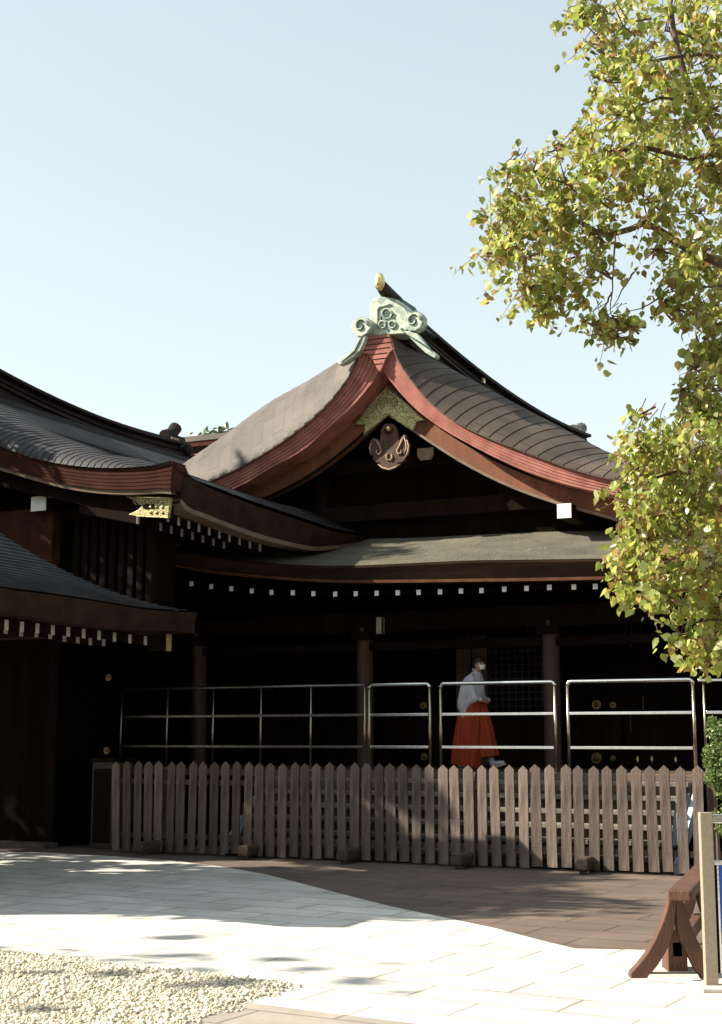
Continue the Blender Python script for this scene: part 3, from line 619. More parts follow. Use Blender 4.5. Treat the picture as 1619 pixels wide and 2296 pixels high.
# slope of the right side: rolled near edge, then straight run following the eave line
def left_slope():
    B = lB; A = lA2; d = sum(math.dist(a, b) for a, b in zip(B, B[1:])); sp = .105; nc = int(d/sp); sub = 2; n_ = nc*sub
    a_, b_ = interp(A, n_), interp(B, n_); rows = []; uvs = []
    vs = [.95, 1.6, 2.3, 3.2, 4.2, 5.2, 6.2, 7.2, 8.6]
    for ci in range(nc):
        for k in range(sub+1):
            i = ci*sub+k; off = .007*k/sub; r = []
            for q in range(8):
                t = q/7*math.pi/2; st, ct = math.sin(t), math.cos(t)
                r.append((a_[i][0]+(b_[i][0]-a_[i][0])*((1-ct)+st)*.5, -.03+.98*(1-ct)-off*ct, a_[i][1]+(b_[i][1]-a_[i][1])*st+off*(.5+.5*st)))
            s = i/n_
            for v in vs[1:]:
                dz = (zat(T, min(v, 5.2)) - zat(T, .95)) * s**2.5
                r.append((b_[i][0], v, b_[i][1]+dz+off))
            rows.append(r); uvs += [(q*.55, ci + k/sub) for q in range(8)] + [(3.9 + (v-.95)*4.5, ci + k/sub) for v in vs[1:]]
    g_ = MB().grid(rows); g_.uv = uvs; g_.build('roof_slope', M['s_dark'], lh, auto=True, recalc=False)
left_slope()
roof_surface(lh, lm(lA2), lm(lB), .95, 8.6, M['s_dark'], spacing=.2, va=-.03)
mb = MB(); rows = []
for i in range(n+1):
    a, b = T[i], Bq[i]; rows.append([(ue, a[0], a[1]), (ue-.02, lerp(a, b, .5)[0], lerp(a, b, .5)[1]), (ue-.05, b[0], b[1]), (ue-.4, b[0], b[1]), (ue-.4, a[0], a[1])])
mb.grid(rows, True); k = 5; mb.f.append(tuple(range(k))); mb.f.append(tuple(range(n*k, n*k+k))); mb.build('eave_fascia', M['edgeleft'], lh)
def strip(parent, pts, mapf, w0, h, m, name):
    rows = [];
    for p in pts: rows.append(mapf(p))
    return MB().grid(rows, True).build(name, m, parent)
strip(lh, Bq, lambda p: [(ue-.045, p[0], p[1]-.002), (ue-.055, p[0], p[1]-.06), (ue-.3, p[0], p[1]-.06), (ue-.3, p[0], p[1]-.002)], 0, 0, M['tan'], 'eave_batten')
lLf = interp(lL, 40)
strip(lh, lLf, lambda p: [(p[0], .055, p[1]-.002), (p[0], .065, p[1]-.055), (p[0], .15, p[1]-.055), (p[0], .15, p[1]-.002)], 0, 0, M['tan'], 'verge_batten')
soffit(lh, lL, .25, 8.5, M['dark'], .03); soffit(lh, lm(lL), .25, 8.5, M['dark'], .03)
blL = [(.0,6.3),(1.0,5.45),(1.9,5.15)] + lp([(0,1090),(72,1108),(144,1122),(216,1140),(288,1154),(378,1160)], .22)
blU = [(.0,6.5),(1.0,5.8),(1.9,5.4)] + lp([(0,1048),(72,1068),(144,1086),(216,1098),(306,1104),(378,1106)], .22)
bb = band(lh, blU, blL, .22, .34, M['dark']); band(lh, lm(blU), lm(blL), .22, .34, M['dark'])
gf = lp([(284,1114),(383,1116),(377,1161),(283,1156),(310,1143),(318,1135),(305,1125)], .17)
gfo = MB().prism(gf, .17, .219).build('gilt_fitting', M['goldpale'], bb, bevel=.005)
rl = MB()
for i in range(9):
    x = 338+i % 3*13; y = 1125+i//3*12; u, z = Lf.pl(x, y, .17); rl.ball((u, .165, z), (.026, .014, .02), 6, 4)
rl.tube([(p[0], .165, p[1]) for p in lp([(284,1114),(383,1116),(377,1161),(283,1156)], .17)], .009, 5)
for i in range(5):
    a, b = Lf.pl(296+i*9, 1121, .17), Lf.pl(306+i*7, 1132, .17); rl.tube([(a[0], .166, a[1]), (b[0], .166, b[1])], [.004, .01], 5)
rl.build('relief', M['goldpale'], gfo, smooth=True)
MB().prism(lp([(322,1132),(330,1129),(338,1132),(346,1129),(346,1142),(338,1139),(330,1142),(322,1140)], .17), .16, .169).build('pierced_hole', M['dark'], gfo)
# purlin end, gable wall with slats, brown side panel
(u0, z1), (u1, z0) = Lf.pl(72, 1115, .35), Lf.pl(103, 1144, .35)
pu2 = MB().box(u0, u1, .35, 8, z0, z1).build('purlin', M['dark'], lh); MB().box(u0-.003, u1+.003, .337, .349, z0-.003, z1+.003).build('painted_end', M['white'], pu2)
uw = Lf.pl(345, 1250, .75)[0]
gw = [(p[0], p[1]+.02) for p in interp([q for q in lL if q[0] < uw]+[(uw, 4.62)], 20)]
MB().prism([(0, 6.4)]+gw+[(uw, 2.8), (-4.5, 2.8), (-4.5, 4.7)], .85, .95).build('gable_wall', M['wall'], lh)
us = Lf.pl(172, 1250, .8)[0]
for k in range(9):
    u = us + (uw-us-.1)*k/8
    MB().box(u, u+.085, .72, .85, 2.85, 4.72).build('wall_slat', M['timber'] if k > 1 else M['dark'], lh)
MB().box(us-.9, uw+.03, .66, .719, 4.45, 4.6).build('slat_head_beam', M['dark'], lh)
u1 = Lf.pl(117, 1200, .5)[0]
MB().box(u1-1.7, u1, .5, .7, 2.9, Lf.pl(117, 1146, .5)[1]+.06).build('side_panel', M['browned'], lh, bevel=.02)
# side wall under the long eave
MB().box(uw-.12, uw-.02, .95, 1.3, 3.0, 4.75).build('side_wall', M['wall'], lh)
MB().box(-6, 2.5, 2.0, 2.15, 0, 4.4).build('front_wall', M['wall'], lh)
MB().box(-6, 2.6, 1.7, 2.0, 0, .07).build('plinth', M['stepdark'], lh)
MB().box(2.38, 2.5, 2.15, 7.5, 0, 4.4).build('inner_side_wall', M['wall'], lh)
MB().box(uw-.3, uw, .95, 1.3, 2.9, 3.1).build('edge_beam', M['dark'], lh)
MB().box(-6, 2.7, 1.0, 1.2, 2.85, 3.05).build('front_beam', M['dark'], lh)
for (x, y, r) in [(244,1519,.05), (240,1683,.05)]: boss(x, y, 1.95, r, lh, Lf)
boss(258, 1815-1200+0, .7, .001, lh, Lf) if False else None
u, z = Lf.pl(260, 1169, .72)
# rafters of the long eave, two tiers, ends facing right
def side_rafters(parent, fr, pts, us_, w, h, ln, rise, m, name='rafter'):
    first = None
    for (x, y) in pts:
        v, z = fr.pu(x, y, us_)
        if first is None:
            r = MB().add([(0,-w/2,-h/2),(0,w/2,-h/2),(0,w/2,h/2),(0,-w/2,h/2),(-ln,-w/2,-h/2+rise),(-ln,w/2,-h/2+rise),(-ln,w/2,h/2+rise),(-ln,-w/2,h/2+rise)],
                  [(0,1,2,3),(4,7,6,5),(0,4,5,1),(1,5,6,2),(2,6,7,3),(3,7,4,0)]).build(name, M['dark'], parent)
            e = MB().box(.001, .008, -w/2-.002, w/2+.002, -h/2-.002, h/2).build('painted_end', m, r); r.location = (us_, v, z); first = r
        else:
            r = first.copy(); COL.objects.link(r); r.parent = parent; r.location = (us_, v, z)
            e = first.children[0].copy(); COL.objects.link(e); e.parent = r
up_ = [(400+22.8*i, 1169+7.4*i) for i in range(9)] + [(376,1161)]
lo_ = [(360+23.6*i, 1181+6.8*i) for i in range(7)] + [(309,1166)]
side_rafters(lh, Lf, up_, ue-.3, .048, .1, .9, .2, M['aged'])
side_rafters(lh, Lf, lo_, ue-.62, .048, .1, .9, .2, M['aged'])
# ridge
rv0, rz = Lf.pu(0, 824, .25)
lr = box_ridge(lh, .05, .5, 8.35, 6.84, 7.32, .56, M['ridge'], dzf=lambda v: .018*(v-6.6)**2)
oc = MB(); oc.tube([(.05, 8.2, 7.38), (.05, 8.45, 7.47), (.05, 8.6, 7.62)], [.12, .12, .13], 12)
oc.prism([(-.38,6.85),(.43,6.85),(.33,7.15),(.25,7.4),(-.2,7.4),(-.3,7.15)], 8.35, 8.62)
oc.ball((.42, 8.48, 7.12), (.1, .1, .13), 10, 6); oc.ball((.55, 8.48, 6.92), (.1, .1, .1), 10, 6); oc.build('ridge_end_crest', M['ridge'], lh, smooth=False)
q = Lf.pu(394, 988, .35); MB().box(.345, .36, 8.0, 8.26, 7.2, 7.3).build('pale_plate', M['carvelight'], lr)
MB().prism([(-.1,6.8),(.2,6.8),(.15,7.5),(-.05,7.5)], .2, .5).build('front_crest', M['verdigris'], lh)

# ================================================================ NEAR LEFT COVERED GATE (low roof)
N = Frame(-2.03, 17)
ng = thing('corridor_roof', 'low tile striped roof of the nearest covered corridor in the left shade', 'covered corridor', (N.x, N.y, 0), -AN)
vN = -5.7
ptT = [N.pu(*p, 0) for p in [(0,1319),(108,1333),(216,1349),(324,1366),(414,1376)]]; zt = 2.992
ptB = [N.pu(*p, 0) for p in [(0,1366),(108,1386),(216,1403),(324,1412),(414,1414)]]
NT = [(vN, 3.08), (-4.8, 3.02)] + ptT[:-1] + [(.12, 3.03)]
NB = [(vN, 2.86), (-4.8, 2.82)] + ptB[:-1] + [(.05, 2.80)]
NT_ = interp(NT, 40); NB_ = interp(NB, 40)
prof = [(0, 0), (.25, .06), (.5, .15), (.75, .26), (1.0, .40), (1.25, .56), (1.5, .75), (1.75, .97), (2.0, 1.2)]
pr = interp(prof, 54)
rows = []
nc = 27
for ci in range(nc):
    for k in (0, 1, 2):
        s, h = pr[ci*2+k]; off = .02*(1-k/2); r = []
        for i in range(41):
            v, z = NT_[i]; a = (i/40)
            vv = v
            vmax = NT_[-1][0] - s
            vmin = vN + s*0.0
            v_ = vN + (vmax-vN)*a
            zz = zat(NT_, min(v_ + 0, .12))
            r.append((-s, v_, zz*(1-s/2.2) + 3.0*(s/2.2) + h + off))
        rows.append(r)
MB().grid(rows).build('roof_slope', M['roofblue'], ng, auto=True, recalc=False)
# hipped far side
rows = []
for ci in range(12):
    for k in (0, 1):
        s, h = pr[int((ci+k)*4.5)]; off = .014*k
        rows.append([(-s, NT_[-1][0]-s, 3.0+h+off), (-3.2, NT_[-1][0]-s, 3.0+h+off)])
MB().grid(rows).build('hip_slope', M['roofblue'], ng, auto=True, recalc=False)
mb = MB(); rows = []
for i in range(41):
    a, b = NT_[i], NB_[i]; rows.append([(.005, a[0], a[1]), (-.01, (a[0]+b[0])/2, (a[1]+b[1])/2), (-.04, b[0], b[1]), (-.4, b[0], b[1]), (-.4, a[0], a[1]+.03)])
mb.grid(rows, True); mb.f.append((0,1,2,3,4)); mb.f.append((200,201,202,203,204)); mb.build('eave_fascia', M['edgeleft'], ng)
MB().box(-3.2, -.02, NT_[-1][0]-.35, NT_[-1][0]-.02, 2.78, 3.01).build('far_fascia', M['edgeleft'], ng)
MB().add([(-.1, vN, 2.80), (-2.2, vN, 3.25), (-2.2, 0, 3.25), (-.1, .0, 2.78), (-.1, vN, 2.83), (-2.2, vN, 3.3), (-2.2, 0, 3.3), (-.1, 0, 2.81)], [(0,1,2,3),(4,7,6,5),(0,4,5,1),(1,5,6,2),(2,6,7,3),(3,7,4,0)]).build('soffit', M['dark'], ng)
u1_ = [(14+34.6*i, 1401+3.9*i) for i in range(10)]
side_rafters(ng, N, u1_[::1], -.22, .05, .1, .8, .18, M['aged'])
u2_ = [(12,1412),(47,1418),(81,1420),(112,1424),(144,1430),(174,1434),(202,1438),(232,1440)]
side_rafters(ng, N, u2_, -.55, .05, .08, .8, .15, M['aged'])
v, z = N.pu(380, 1441, -.2); MB().box(-.5, -.2, v-.05, v+.05, z-.09, z+.09).build('corner_rafter', M['dark'], ng)
MB().box(-.21, -.19, v-.055, v+.03, z-.10, z+.10).build('gilt_fitting', M['gold'], ng)
# gable body that closes the corridor, beyond the left border
gb = MB(); gb.box(-4.2, -2.0, vN, -2.6, 0, 4.3); gb.build('corridor_wall', M['wall'], ng)
gr = MB(); gr.prism([(-1.5, 4.1), (-3.1, 5.3), (-4.7, 4.1), (-3.1, 5.0)], vN-.3, -3.0); gr.build('upper_roof', M['roofblue'], ng)
for v in (-5.2, -3.9):
    MB().tube([(-2.3, v, 0), (-1.9, v, 3.2)], .1, 12).build('column', M['dark'], ng)
MB().box(-2.0, -1.8, vN, 0, 3.05, 3.22).build('beam', M['dark'], ng)

# ================================================================ things far behind
fb = thing('far_building', 'distant red trimmed roof showing between the two halls', 'building', (-5.5, 36, 0), -AN)
fz = lambda y: EYE + (1651.6-y)/3180*36.5
MB().box(-3, 6, 0, .5, fz(1004), fz(992)).build('roof_edge', M['rooflight'], fb)
MB().box(-3, 6, .1, .6, fz(1013), fz(1005)).build('upper_fascia', M['farred'], fb)
MB().box(-3, 6, .2, 4, fz(1030), fz(1014)).build('roof_band', M['ridge'], fb)
MB().box(-3, 6, .1, .5, fz(1041), fz(1031)).build('lower_fascia', M['farred'], fb)
MB().box(-3, 6, .3, 4, 0, fz(1042)).build('wall', M['wall'], fb)

# ================================================================ foliage helpers
sprigs_out = []
def leaf_cloud(name, m, centers, parent, nper, size, droop=.5, seed=1, sprig=0):
    """leaves scattered in ellipsoids: centers = [(x,y,z,rx,ry,rz,weight)]"""
    rng = np.random.default_rng(seed)
    # leaf: folded heart, 7 verts
    base = np.array([(0,0,0),(.34,.18,.05),(.40,.48,.08),(.0,1,0),(-.40,.48,.08),(-.34,.18,.05),(0,.45,-.03)], float)
    fcs = np.array([(0,1,6),(1,2,6),(2,3,6),(3,4,6),(4,5,6),(5,0,6)])
    P = []
    for (x, y, z, rx, ry, rz, wt) in centers:
        k = int(nper*wt); q = rng.normal(size=(k, 3)); q /= np.linalg.norm(q, axis=1)[:, None]
        q *= (rng.random(k)**.45)[:, None]; P.append(q*np.array([rx, ry, rz]) + np.array([x, y, z]))
    P = np.concatenate(P); K = len(P)
    if sprig:
        S_ = P[:K//sprig]; S_ = P[rng.permutation(K)[:max(1, K//sprig)]] + np.array([.02, 0, .075]); ns_ = len(S_)
        D_ = rng.normal(size=(ns_, 3)); D_[:, 2] = -np.abs(D_[:, 2])*.5 - .9; D_ /= np.linalg.norm(D_, axis=1)[:, None]; Ln = rng.uniform(.10, .26, ns_)*size/.054
        idx = np.repeat(np.arange(ns_), sprig); tt = rng.random(len(idx)); P = S_[idx] + D_[idx]*(tt**.8*Ln[idx])[:, None] + rng.normal(size=(len(idx), 3))*.022*size/.054; K = len(P)
        sprigs_out.append((S_, D_, Ln))
    ax = rng.normal(size=(K, 3)); ax[:, 2] -= droop*1.6; ax /= np.linalg.norm(ax, axis=1)[:, None]      # leaf direction
    up = rng.normal(size=(K, 3)) + np.array([-.6, -.5, .8]); sd = np.cross(ax, up); sd /= np.linalg.norm(sd, axis=1)[:, None]; nn = np.cross(sd, ax)
    sz = (size*(.5+.95*rng.random(K)**1.4))[:, None, None]; wv = rng.uniform(.75, 1.1, K)[:, None, None]
    V = P[:, None, :] + sz*(base[None, :, 0:1]*wv*sd[:, None, :] + base[None, :, 1:2]*ax[:, None, :] + base[None, :, 2:3]*nn[:, None, :]*rng.uniform(-1, 3, K)[:, None, None])
    vs = V.reshape(-1, 3); fs = (fcs[None] + (np.arange(K)*7)[:, None, None]).reshape(-1, 3)
    me = bpy.data.meshes.new(name); me.vertices.add(len(vs)); me.vertices.foreach_set('co', vs.ravel())
    me.loops.add(fs.size); me.loops.foreach_set('vertex_index', fs.ravel().astype(np.int32))
    me.polygons.add(len(fs)); me.polygons.foreach_set('loop_start', np.arange(0, fs.size, 3, dtype=np.int32)); me.update(calc_edges=True)
    me.polygons.foreach_set('use_smooth', np.ones(len(fs), bool)); me.materials.append(m)
    o = bpy.data.objects.new(name, me); COL.objects.link(o); o.parent = parent; return o
def p3(px, py, Y):
    r = ray(px, py); t = Y/r[1]; return (r[0]*t, Y, EYE + r[2]*t)
# ---------------------------------------------------------------- right tree (trunk just beyond the right border)
TX, TY = 3.35, 8.6
tr = thing('leafy_tree', 'yellow green broadleaf tree reaching in from the right border above the post', 'tree', (TX, TY, 0))
sp = [  # px, py, radius px, depth, weight
 (1290,30,40,8.2,.45),(1330,90,60,8.6,.8),(1400,60,80,8.2,1.3),(1500,60,100,8.8,1.6),(1590,60,90,8.0,1.5),(1560,150,90,9.2,1.4),(1450,160,80,8.0,1.4),(1360,180,55,8.8,.8),
 (1380,250,60,8.2,1.0),(1470,260,90,9.0,1.6),(1580,250,100,8.2,1.8),(1300,330,45,8.6,.7),(1240,330,22,8.3,.25),(1370,340,80,8.0,1.4),(1480,360,90,8.8,1.6),(1590,370,90,8.2,1.6),
 (1190,390,55,8.6,.9),(1150,430,50,8.3,.8),(1260,410,65,8.2,1.2),(1340,440,70,9.0,1.2),(1450,450,80,8.3,1.3),(1570,470,90,8.9,1.5),
 (1110,480,40,8.5,.55),(1160,500,60,8.8,1.0),(1240,500,65,8.2,1.1),(1320,520,60,8.6,.9),(1120,560,42,8.4,.6),(1085,575,28,8.3,.3),(1170,580,60,8.2,1.0),(1240,590,60,8.8,.95),
 (1170,650,42,8.4,.55),(1220,660,50,8.6,.75),(1280,640,50,8.3,.7),(1200,690,35,8.7,.4),(1330,600,30,8.4,.25),
 (1340,740,38,8.4,.4),(1380,750,30,8.6,.35),(1310,720,24,8.3,.2),(1375,715,22,8.5,.15),(1410,735,18,8.4,.12),
 (1470,560,50,8.6,.6),(1540,570,70,8.2,1.1),(1600,590,60,8.9,1.1),(1500,640,40,8.4,.4),(1560,680,60,8.6,.9),(1600,720,50,8.2,.9),(1490,690,28,8.5,.2),
 (1600,800,48,8.5,1.0),(1555,820,42,8.4,.55),(1535,880,28,8.6,.3),(1575,930,40,8.3,.6),(1430,930,20,8.4,.1),(1575,780,40,8.8,.4),(1590,870,50,8.3,.8),(1560,900,40,8.7,.4),(1610,940,40,8.5,.7),(1540,930,25,8.4,.2),
 (1500,990,55,8.6,.85),(1440,1000,45,8.3,.6),(1560,1010,70,8.2,1.2),(1400,1050,40,8.5,.55),(1480,1070,70,8.8,1.2),(1580,1090,70,8.4,1.4),(1380,1110,30,8.3,.35),(1430,1130,60,8.2,1.0),
 (1520,1150,75,8.6,1.4),(1600,1180,60,8.2,1.1),(1440,1200,60,8.5,1.1),(1390,1190,30,8.4,.35),(1390,1245,42,8.6,.6),(1470,1260,70,8.2,1.2),(1560,1270,75,8.7,1.3),(1610,1290,50,8.3,.8),
 (1430,1310,48,8.4,.8),(1490,1340,55,8.2,.9),(1560,1350,60,8.8,1.0),(1610,1370,40,8.4,.6),(1380,1290,22,8.3,.2),
 (1530,1425,32,8.3,.5),(1570,1440,32,8.1,.5),(1610,1455,28,8.4,.5),(1590,1420,30,8.5,.3),(1590,1480,18,8.3,.15)]
cen = []
for (x, y, r, Y, wt) in sp:
    q = p3(x, y, Y); k = Y/F
    cen.append((q[0]-TX, q[1]-TY, q[2], r*k, r*k*1.7, r*k, wt))
for (x, y, z, rr, wt) in [(4.6,8.5,5.2,1.2,9),(3.9,7.3,4.4,.9,6),(4.2,9.8,4.6,1.0,6),(3.9,8.6,6.6,1.1,8),(5.4,8.8,4.0,1.0,6),(2.9,8.8,7.4,.8,5),(3.4,8.4,3.1,.5,2),(4.4,8.0,3.2,.8,4)]:
    cen.append((x-TX, y-TY, z, rr, rr, rr*.9, wt))
leaf_cloud('crown', M['leaf'], cen, tr, 205, .055, .75, 11, sprig=9)
tb_ = MB(); tb_.tube([(0,0,0),(.03,0,.8),(-.02,.05,1.8),(.05,.0,2.8),(0,.05,3.8),(.1,0,4.8),(.05,0,6)], [.16,.13,.12,.105,.09,.07,.04], 12); tb_.build('trunk', M['bark'], tr, smooth=True)
def branch(start, pts, r0, r1, nm='branch', parent=tr):
    q = [start] + [(p3(*p)[0]-TX, p3(*p)[1]-TY, p3(*p)[2]) for p in pts]
    q = interp(q, max(6, len(q)*3)); nn = len(q); rj = [r0+(r1-r0)*i/(nn-1) for i in range(nn)]
    q = [(a[0]+random.uniform(-.006,.006), a[1]+random.uniform(-.006,.006), a[2]+random.uniform(-.006,.006)) for a in q]
    return MB().tube(q, rj, 6).build(nm, M['bark'], parent, smooth=True)
mains = [((0,0,3.4), [(1640,600,8.5),(1540,560,8.5),(1440,500,8.5),(1400,520,8.5),(1350,523,8.5),(1300,500,8.5),(1220,520,8.5),(1150,540,8.5)], .05, .008),
 ((0,0,3.9), [(1640,330,8.4),(1570,355,8.4),(1540,352,8.4),(1490,340,8.4),(1420,330,8.4),(1330,380,8.4),(1240,420,8.4)], .045, .006),
 ((.05,0,4.6), [(1600,130,8.6),(1560,60,8.6),(1520,-60,8.6)], .05, .02), ((.0,.05,3.8), [(1650,400,8.7),(1560,250,8.6),(1520,110,8.6),(1500,0,8.6)], .05, .015),
 ((.0,.05,3.9), [(1640,270,8.6),(1560,240,8.6),(1500,215,8.6),(1440,235,8.6),(1390,260,8.6)], .035, .006), ((.05,0,4.8), [(1560,120,8.4),(1450,140,8.4),(1380,130,8.4),(1310,90,8.4)], .03, .005),
 ((-.02,.05,2.2), [(1640,1010,8.5),(1580,1040,8.5),(1500,1060,8.5),(1430,1090,8.5)], .035, .006), ((-.02,.05,1.9), [(1660,1200,8.5),(1590,1200,8.5),(1500,1190,8.5),(1420,1220,8.5)], .035, .006),
 ((-.02,.05,1.7), [(1660,1400,8.4),(1600,1390,8.4),(1560,1395,8.4),(1530,1410,8.4)], .022, .005), ((.0,0,3.0), [(1660,760,8.6),(1600,800,8.6),(1580,850,8.6),(1560,920,8.6)], .025, .005),
 ((.0,0,3.1), [(1660,640,8.4),(1600,640,8.4),(1540,650,8.4),(1500,650,8.4),(1470,700,8.4)], .02, .004)]
for st, pts, a, b in mains: branch(st, pts, a, b)
rnd = random.Random(5)
tw = MB()
for (x, y, r, Y, wt) in sp:
    for k in range(3):
        ang = rnd.uniform(0, 6.28); e = p3(x+math.cos(ang)*r*.68, y+math.sin(ang)*r*.68, Y+rnd.uniform(-.3,.3)); s0 = p3(x+rnd.uniform(10,60), y+rnd.uniform(-20,30), Y+rnd.uniform(-.1,.1)); m_ = p3(x+rnd.uniform(-10,15), y+rnd.uniform(-10,10), Y)
        tw.tube([(a[0]-TX, a[1]-TY, a[2]) for a in (s0, m_, e)], [.008, .006, .003], 5, False)
for pts in [[(1380,523),(1376,600),(1372,660),(1370,700),(1380,735)], [(1372,655),(1350,700),(1340,730)], [(1500,650),(1440,690),(1400,700)], [(1420,610),(1390,660),(1375,690)]]:
    tw.tube([(a[0]-TX+rnd.uniform(-.004,.004), a[1]-TY, a[2]) for a in interp([p3(x, y, 8.45) for x, y in pts], 12)], [.007-.0004*i for i in range(13)], 5, False)
S_, D_, Ln = sprigs_out[-1]
for i in range(0, len(S_), 2):
    a = Vector(S_[i]); b = a + Vector(D_[i])*float(Ln[i]); u_ = Vector((rnd.uniform(.02, .09), rnd.uniform(-.05, .05), rnd.uniform(.02, .08)))
    tw.tube([a + u_, a, b], [.0035, .0028, .0015], 3, False)
tw.build('twigs', M['twig'], tr)

# shrub behind the post
SX, SY, SZ = 4.35, 16.35, 0
sb = thing('shrub', 'small leaved round shrub behind the fence at the right border', 'shrub', (4.25, 15.9, 0))
cs = []
for (x, y, r, wt) in [(1612,1640,28,1),(1600,1690,26,1),(1625,1720,40,1.6),(1605,1745,26,1),(1650,1660,50,2.4),(1660,1750,60,2.6),(1592,1710,16,.4),(1600,1620,14,.35),(1650,1840,50,2),(1625,1775,20,.5)]:
    q = p3(x, y, 15.9); k = 15.9/F; cs.append((q[0]-4.25, q[1]-15.9, q[2], r*k, r*k*1.3, r*k, wt))
leaf_cloud('foliage', M['leafbush'], cs, sb, 520, .034, .0, 5)
MB().tube([(.05,0,0),(.02,0,.5),(.06,0,1.0)], [.03,.025,.015], 7).build('stem', M['bark'], sb)

def bg_tree(X, Y, H, r, seed, label, n=2600, group=None, msz=.16):
    t = thing('evergreen_tree', label, 'tree', (X, Y, 0), group=group)
    rg = random.Random(seed); cc = []
    for k in range(26):
        a = rg.uniform(0, 6.28); h = rg.uniform(.35, .98); rr = r*math.sqrt(max(.08, 1-((h-.55)/.5)**2))*rg.uniform(.3, .85)
        q = r*rg.uniform(.22, .42); cc.append((math.cos(a)*rr, math.sin(a)*rr, H*h-q*.4, q, q, q*.8, 1))
    leaf_cloud('crown', M['leafdark'], cc, t, n/26, msz, .1, seed)
    MB().tube([(0,0,0),(.1,0,H*.4),(0,.1,H*.8)], [.22,.16,.05], 8).build('trunk', M['bark'], t, smooth=True); return t
bg_tree(-5.6, 48, 11.9, 3.2, 3, 'distant evergreen tree whose top shows above the far red roof', 5000, msz=.3)
bg_tree(-9.6, 13.9, 8.0, 2.3, 4, 'evergreen tree beyond the left border shading the paving near the corridor', 9000, 'evergreens beyond the left border')
bg_tree(-12.5, 15.1, 11.2, 2.4, 6, 'taller evergreen tree beyond the left border farther from the corridor', 9000, 'evergreens beyond the left border')

bg_tree(-8.2, 16.6, 6.0, 1.7, 15, 'young evergreen tree beyond the left border, lowest of the shading trees', 6000, 'evergreens beyond the left border')
bg_tree(-15, 9.2, 10.6, 2.3, 31, 'thin evergreen tree beyond the left border, nearest the camera', 150, 'evergreens beyond the left border', msz=.3)
bg_tree(-9.3, 18.4, 9.6, 2.2, 14, 'evergreen tree beyond the left border, closest to the shaded hall', 9000, 'evergreens beyond the left border')
bg_tree(-13, 20.2, 13.9, 3.1, 8, 'tallest evergreen tree beyond the left border behind the shaded hall', 16000, 'evergreens beyond the left border', msz=.22)
for i, (x, y, h) in enumerate([(13, 4, 8), (13.5, 9, 9), (14, 14, 8.5)]):  # unseen tree row added to block sky light from the right
    bg_tree(x, y, h, 3.2, 20+i, ['evergreen tree beyond the right border nearest the camera', 'evergreen tree beyond the right border, middle of three', 'evergreen tree beyond the right border farthest back'][i], 6000, 'evergreens beyond the right border', msz=.3)
bh = thing('opposite_hall', 'dark timber hall with tiled roof standing behind the photographer', 'shrine hall', (0, -9, 0))  # unseen hall added to cut sky light on upright faces
MB().box(-16, 16, -4, 0, 0, 5).build('wall', M['dark'], bh)
MB().prism([(-17.5, 4.8), (17.5, 4.8), (15, 5.0), (15, 5.2)], 0, 0).build('eave', M['dark'], bh) if False else None
MB().add([(-18,2,4.8),(18,2,4.8),(15,-3,7.5),(-15,-3,7.5),(-18,-8,4.8),(18,-8,4.8),(-18,2,4.6),(18,2,4.6),(-18,-8,4.6),(18,-8,4.6)],
         [(0,1,2,3),(3,2,5,4),(0,3,4),(1,5,2),(6,7,1,0),(8,9,7,6),(4,5,9,8),(0,4,8,6),(1,7,9,5)]).build('roof', M['roofblue'], bh)
# ================================================================ picket fence
pk = None
fv = -2.7; sp_ = .1722; u_first = C.pl(262, 1800, fv)[0]
feet = [C.pl(x, 1940, fv)[0] for x in (350, 570, 795, 1050, 1320)]
bounds = [-99] + [(feet[i]+feet[i+1])/2 for i in range(4)] + [99]
labels = ['leftmost picket fence panel in deep shade beside the dark box', 'second picket fence panel from the left, shaded, with the pale blue slanting board behind',
          'middle picket fence panel with a lit log foot', 'picket fence panel in front of the walking woman', 'rightmost full picket fence panel, sunlit, next to the trestle']
pr_ = random.Random(9)
pmesh = []
for k in range(5):
    w2 = .058+.005*k/4
    mb = MB().prism([(-w2, 0), (w2, 0), (w2, 1.13), (0, 1.185), (-w2, 1.13)], -.012, .012)
    for zz in (.22, .93):
        for xx in (-.02, .02): mb.ball((xx, -.013, zz), (.005, .003, .005), 6, 4)
    pmesh.append(mb)
proto_p = []
for ft in range(5):
    us_ = [u_first+sp_*i for i in range(49) if bounds[ft] < u_first+sp_*i <= bounds[ft+1] and u_first+sp_*i < 5.25]
    um = sum(us_)/len(us_); X, Y, _ = C.wo(um, fv)
    t = thing('picket_fence', labels[ft], 'fence', (X, Y, 0), -AN, 'picket fence panels in a row')
    for u in us_:
        if len(proto_p) < 5: o = pmesh[len(proto_p)].build('picket', M['picket'], t, bevel=.003); proto_p.append(o)
        else: o = pr_.choice(proto_p).copy(); COL.objects.link(o); o.parent = t
        o.location = (u-um+pr_.uniform(-.008,.008), pr_.uniform(-.006,.006), .035+pr_.uniform(-.012,.012)); o.rotation_euler = (pr_.uniform(-.012,.012), pr_.uniform(-.018,.018), pr_.uniform(-.1,.1))
    for zz in (.24, .95):
        MB().box(us_[0]-um-.06, us_[-1]-um+.06, .024, .06, zz-.035, zz+.035).build('rail', M['fenceback'], t, bevel=.003)
    f = feet[ft]-um
    MB().box(f+.02, f+.08, .061, .115, .1, 1.12).build('post', M['fenceback'], t, bevel=.004)
    fo = MB().prism([(-.075, .05), (.07, .05), (.085, .15), (.06, .185), (-.05, .18), (-.08, .14)], -.36, .42)
    fo.box(-.045, .04, -.30, -.22, 0, .055); fo.box(-.045, .04, .2, .3, 0, .055)
    o = fo.build('foot', M['foot'], t, bevel=.012); o.location = (f, 0, 0); o.rotation_euler = (0, 0, pr_.uniform(-.1, .1))
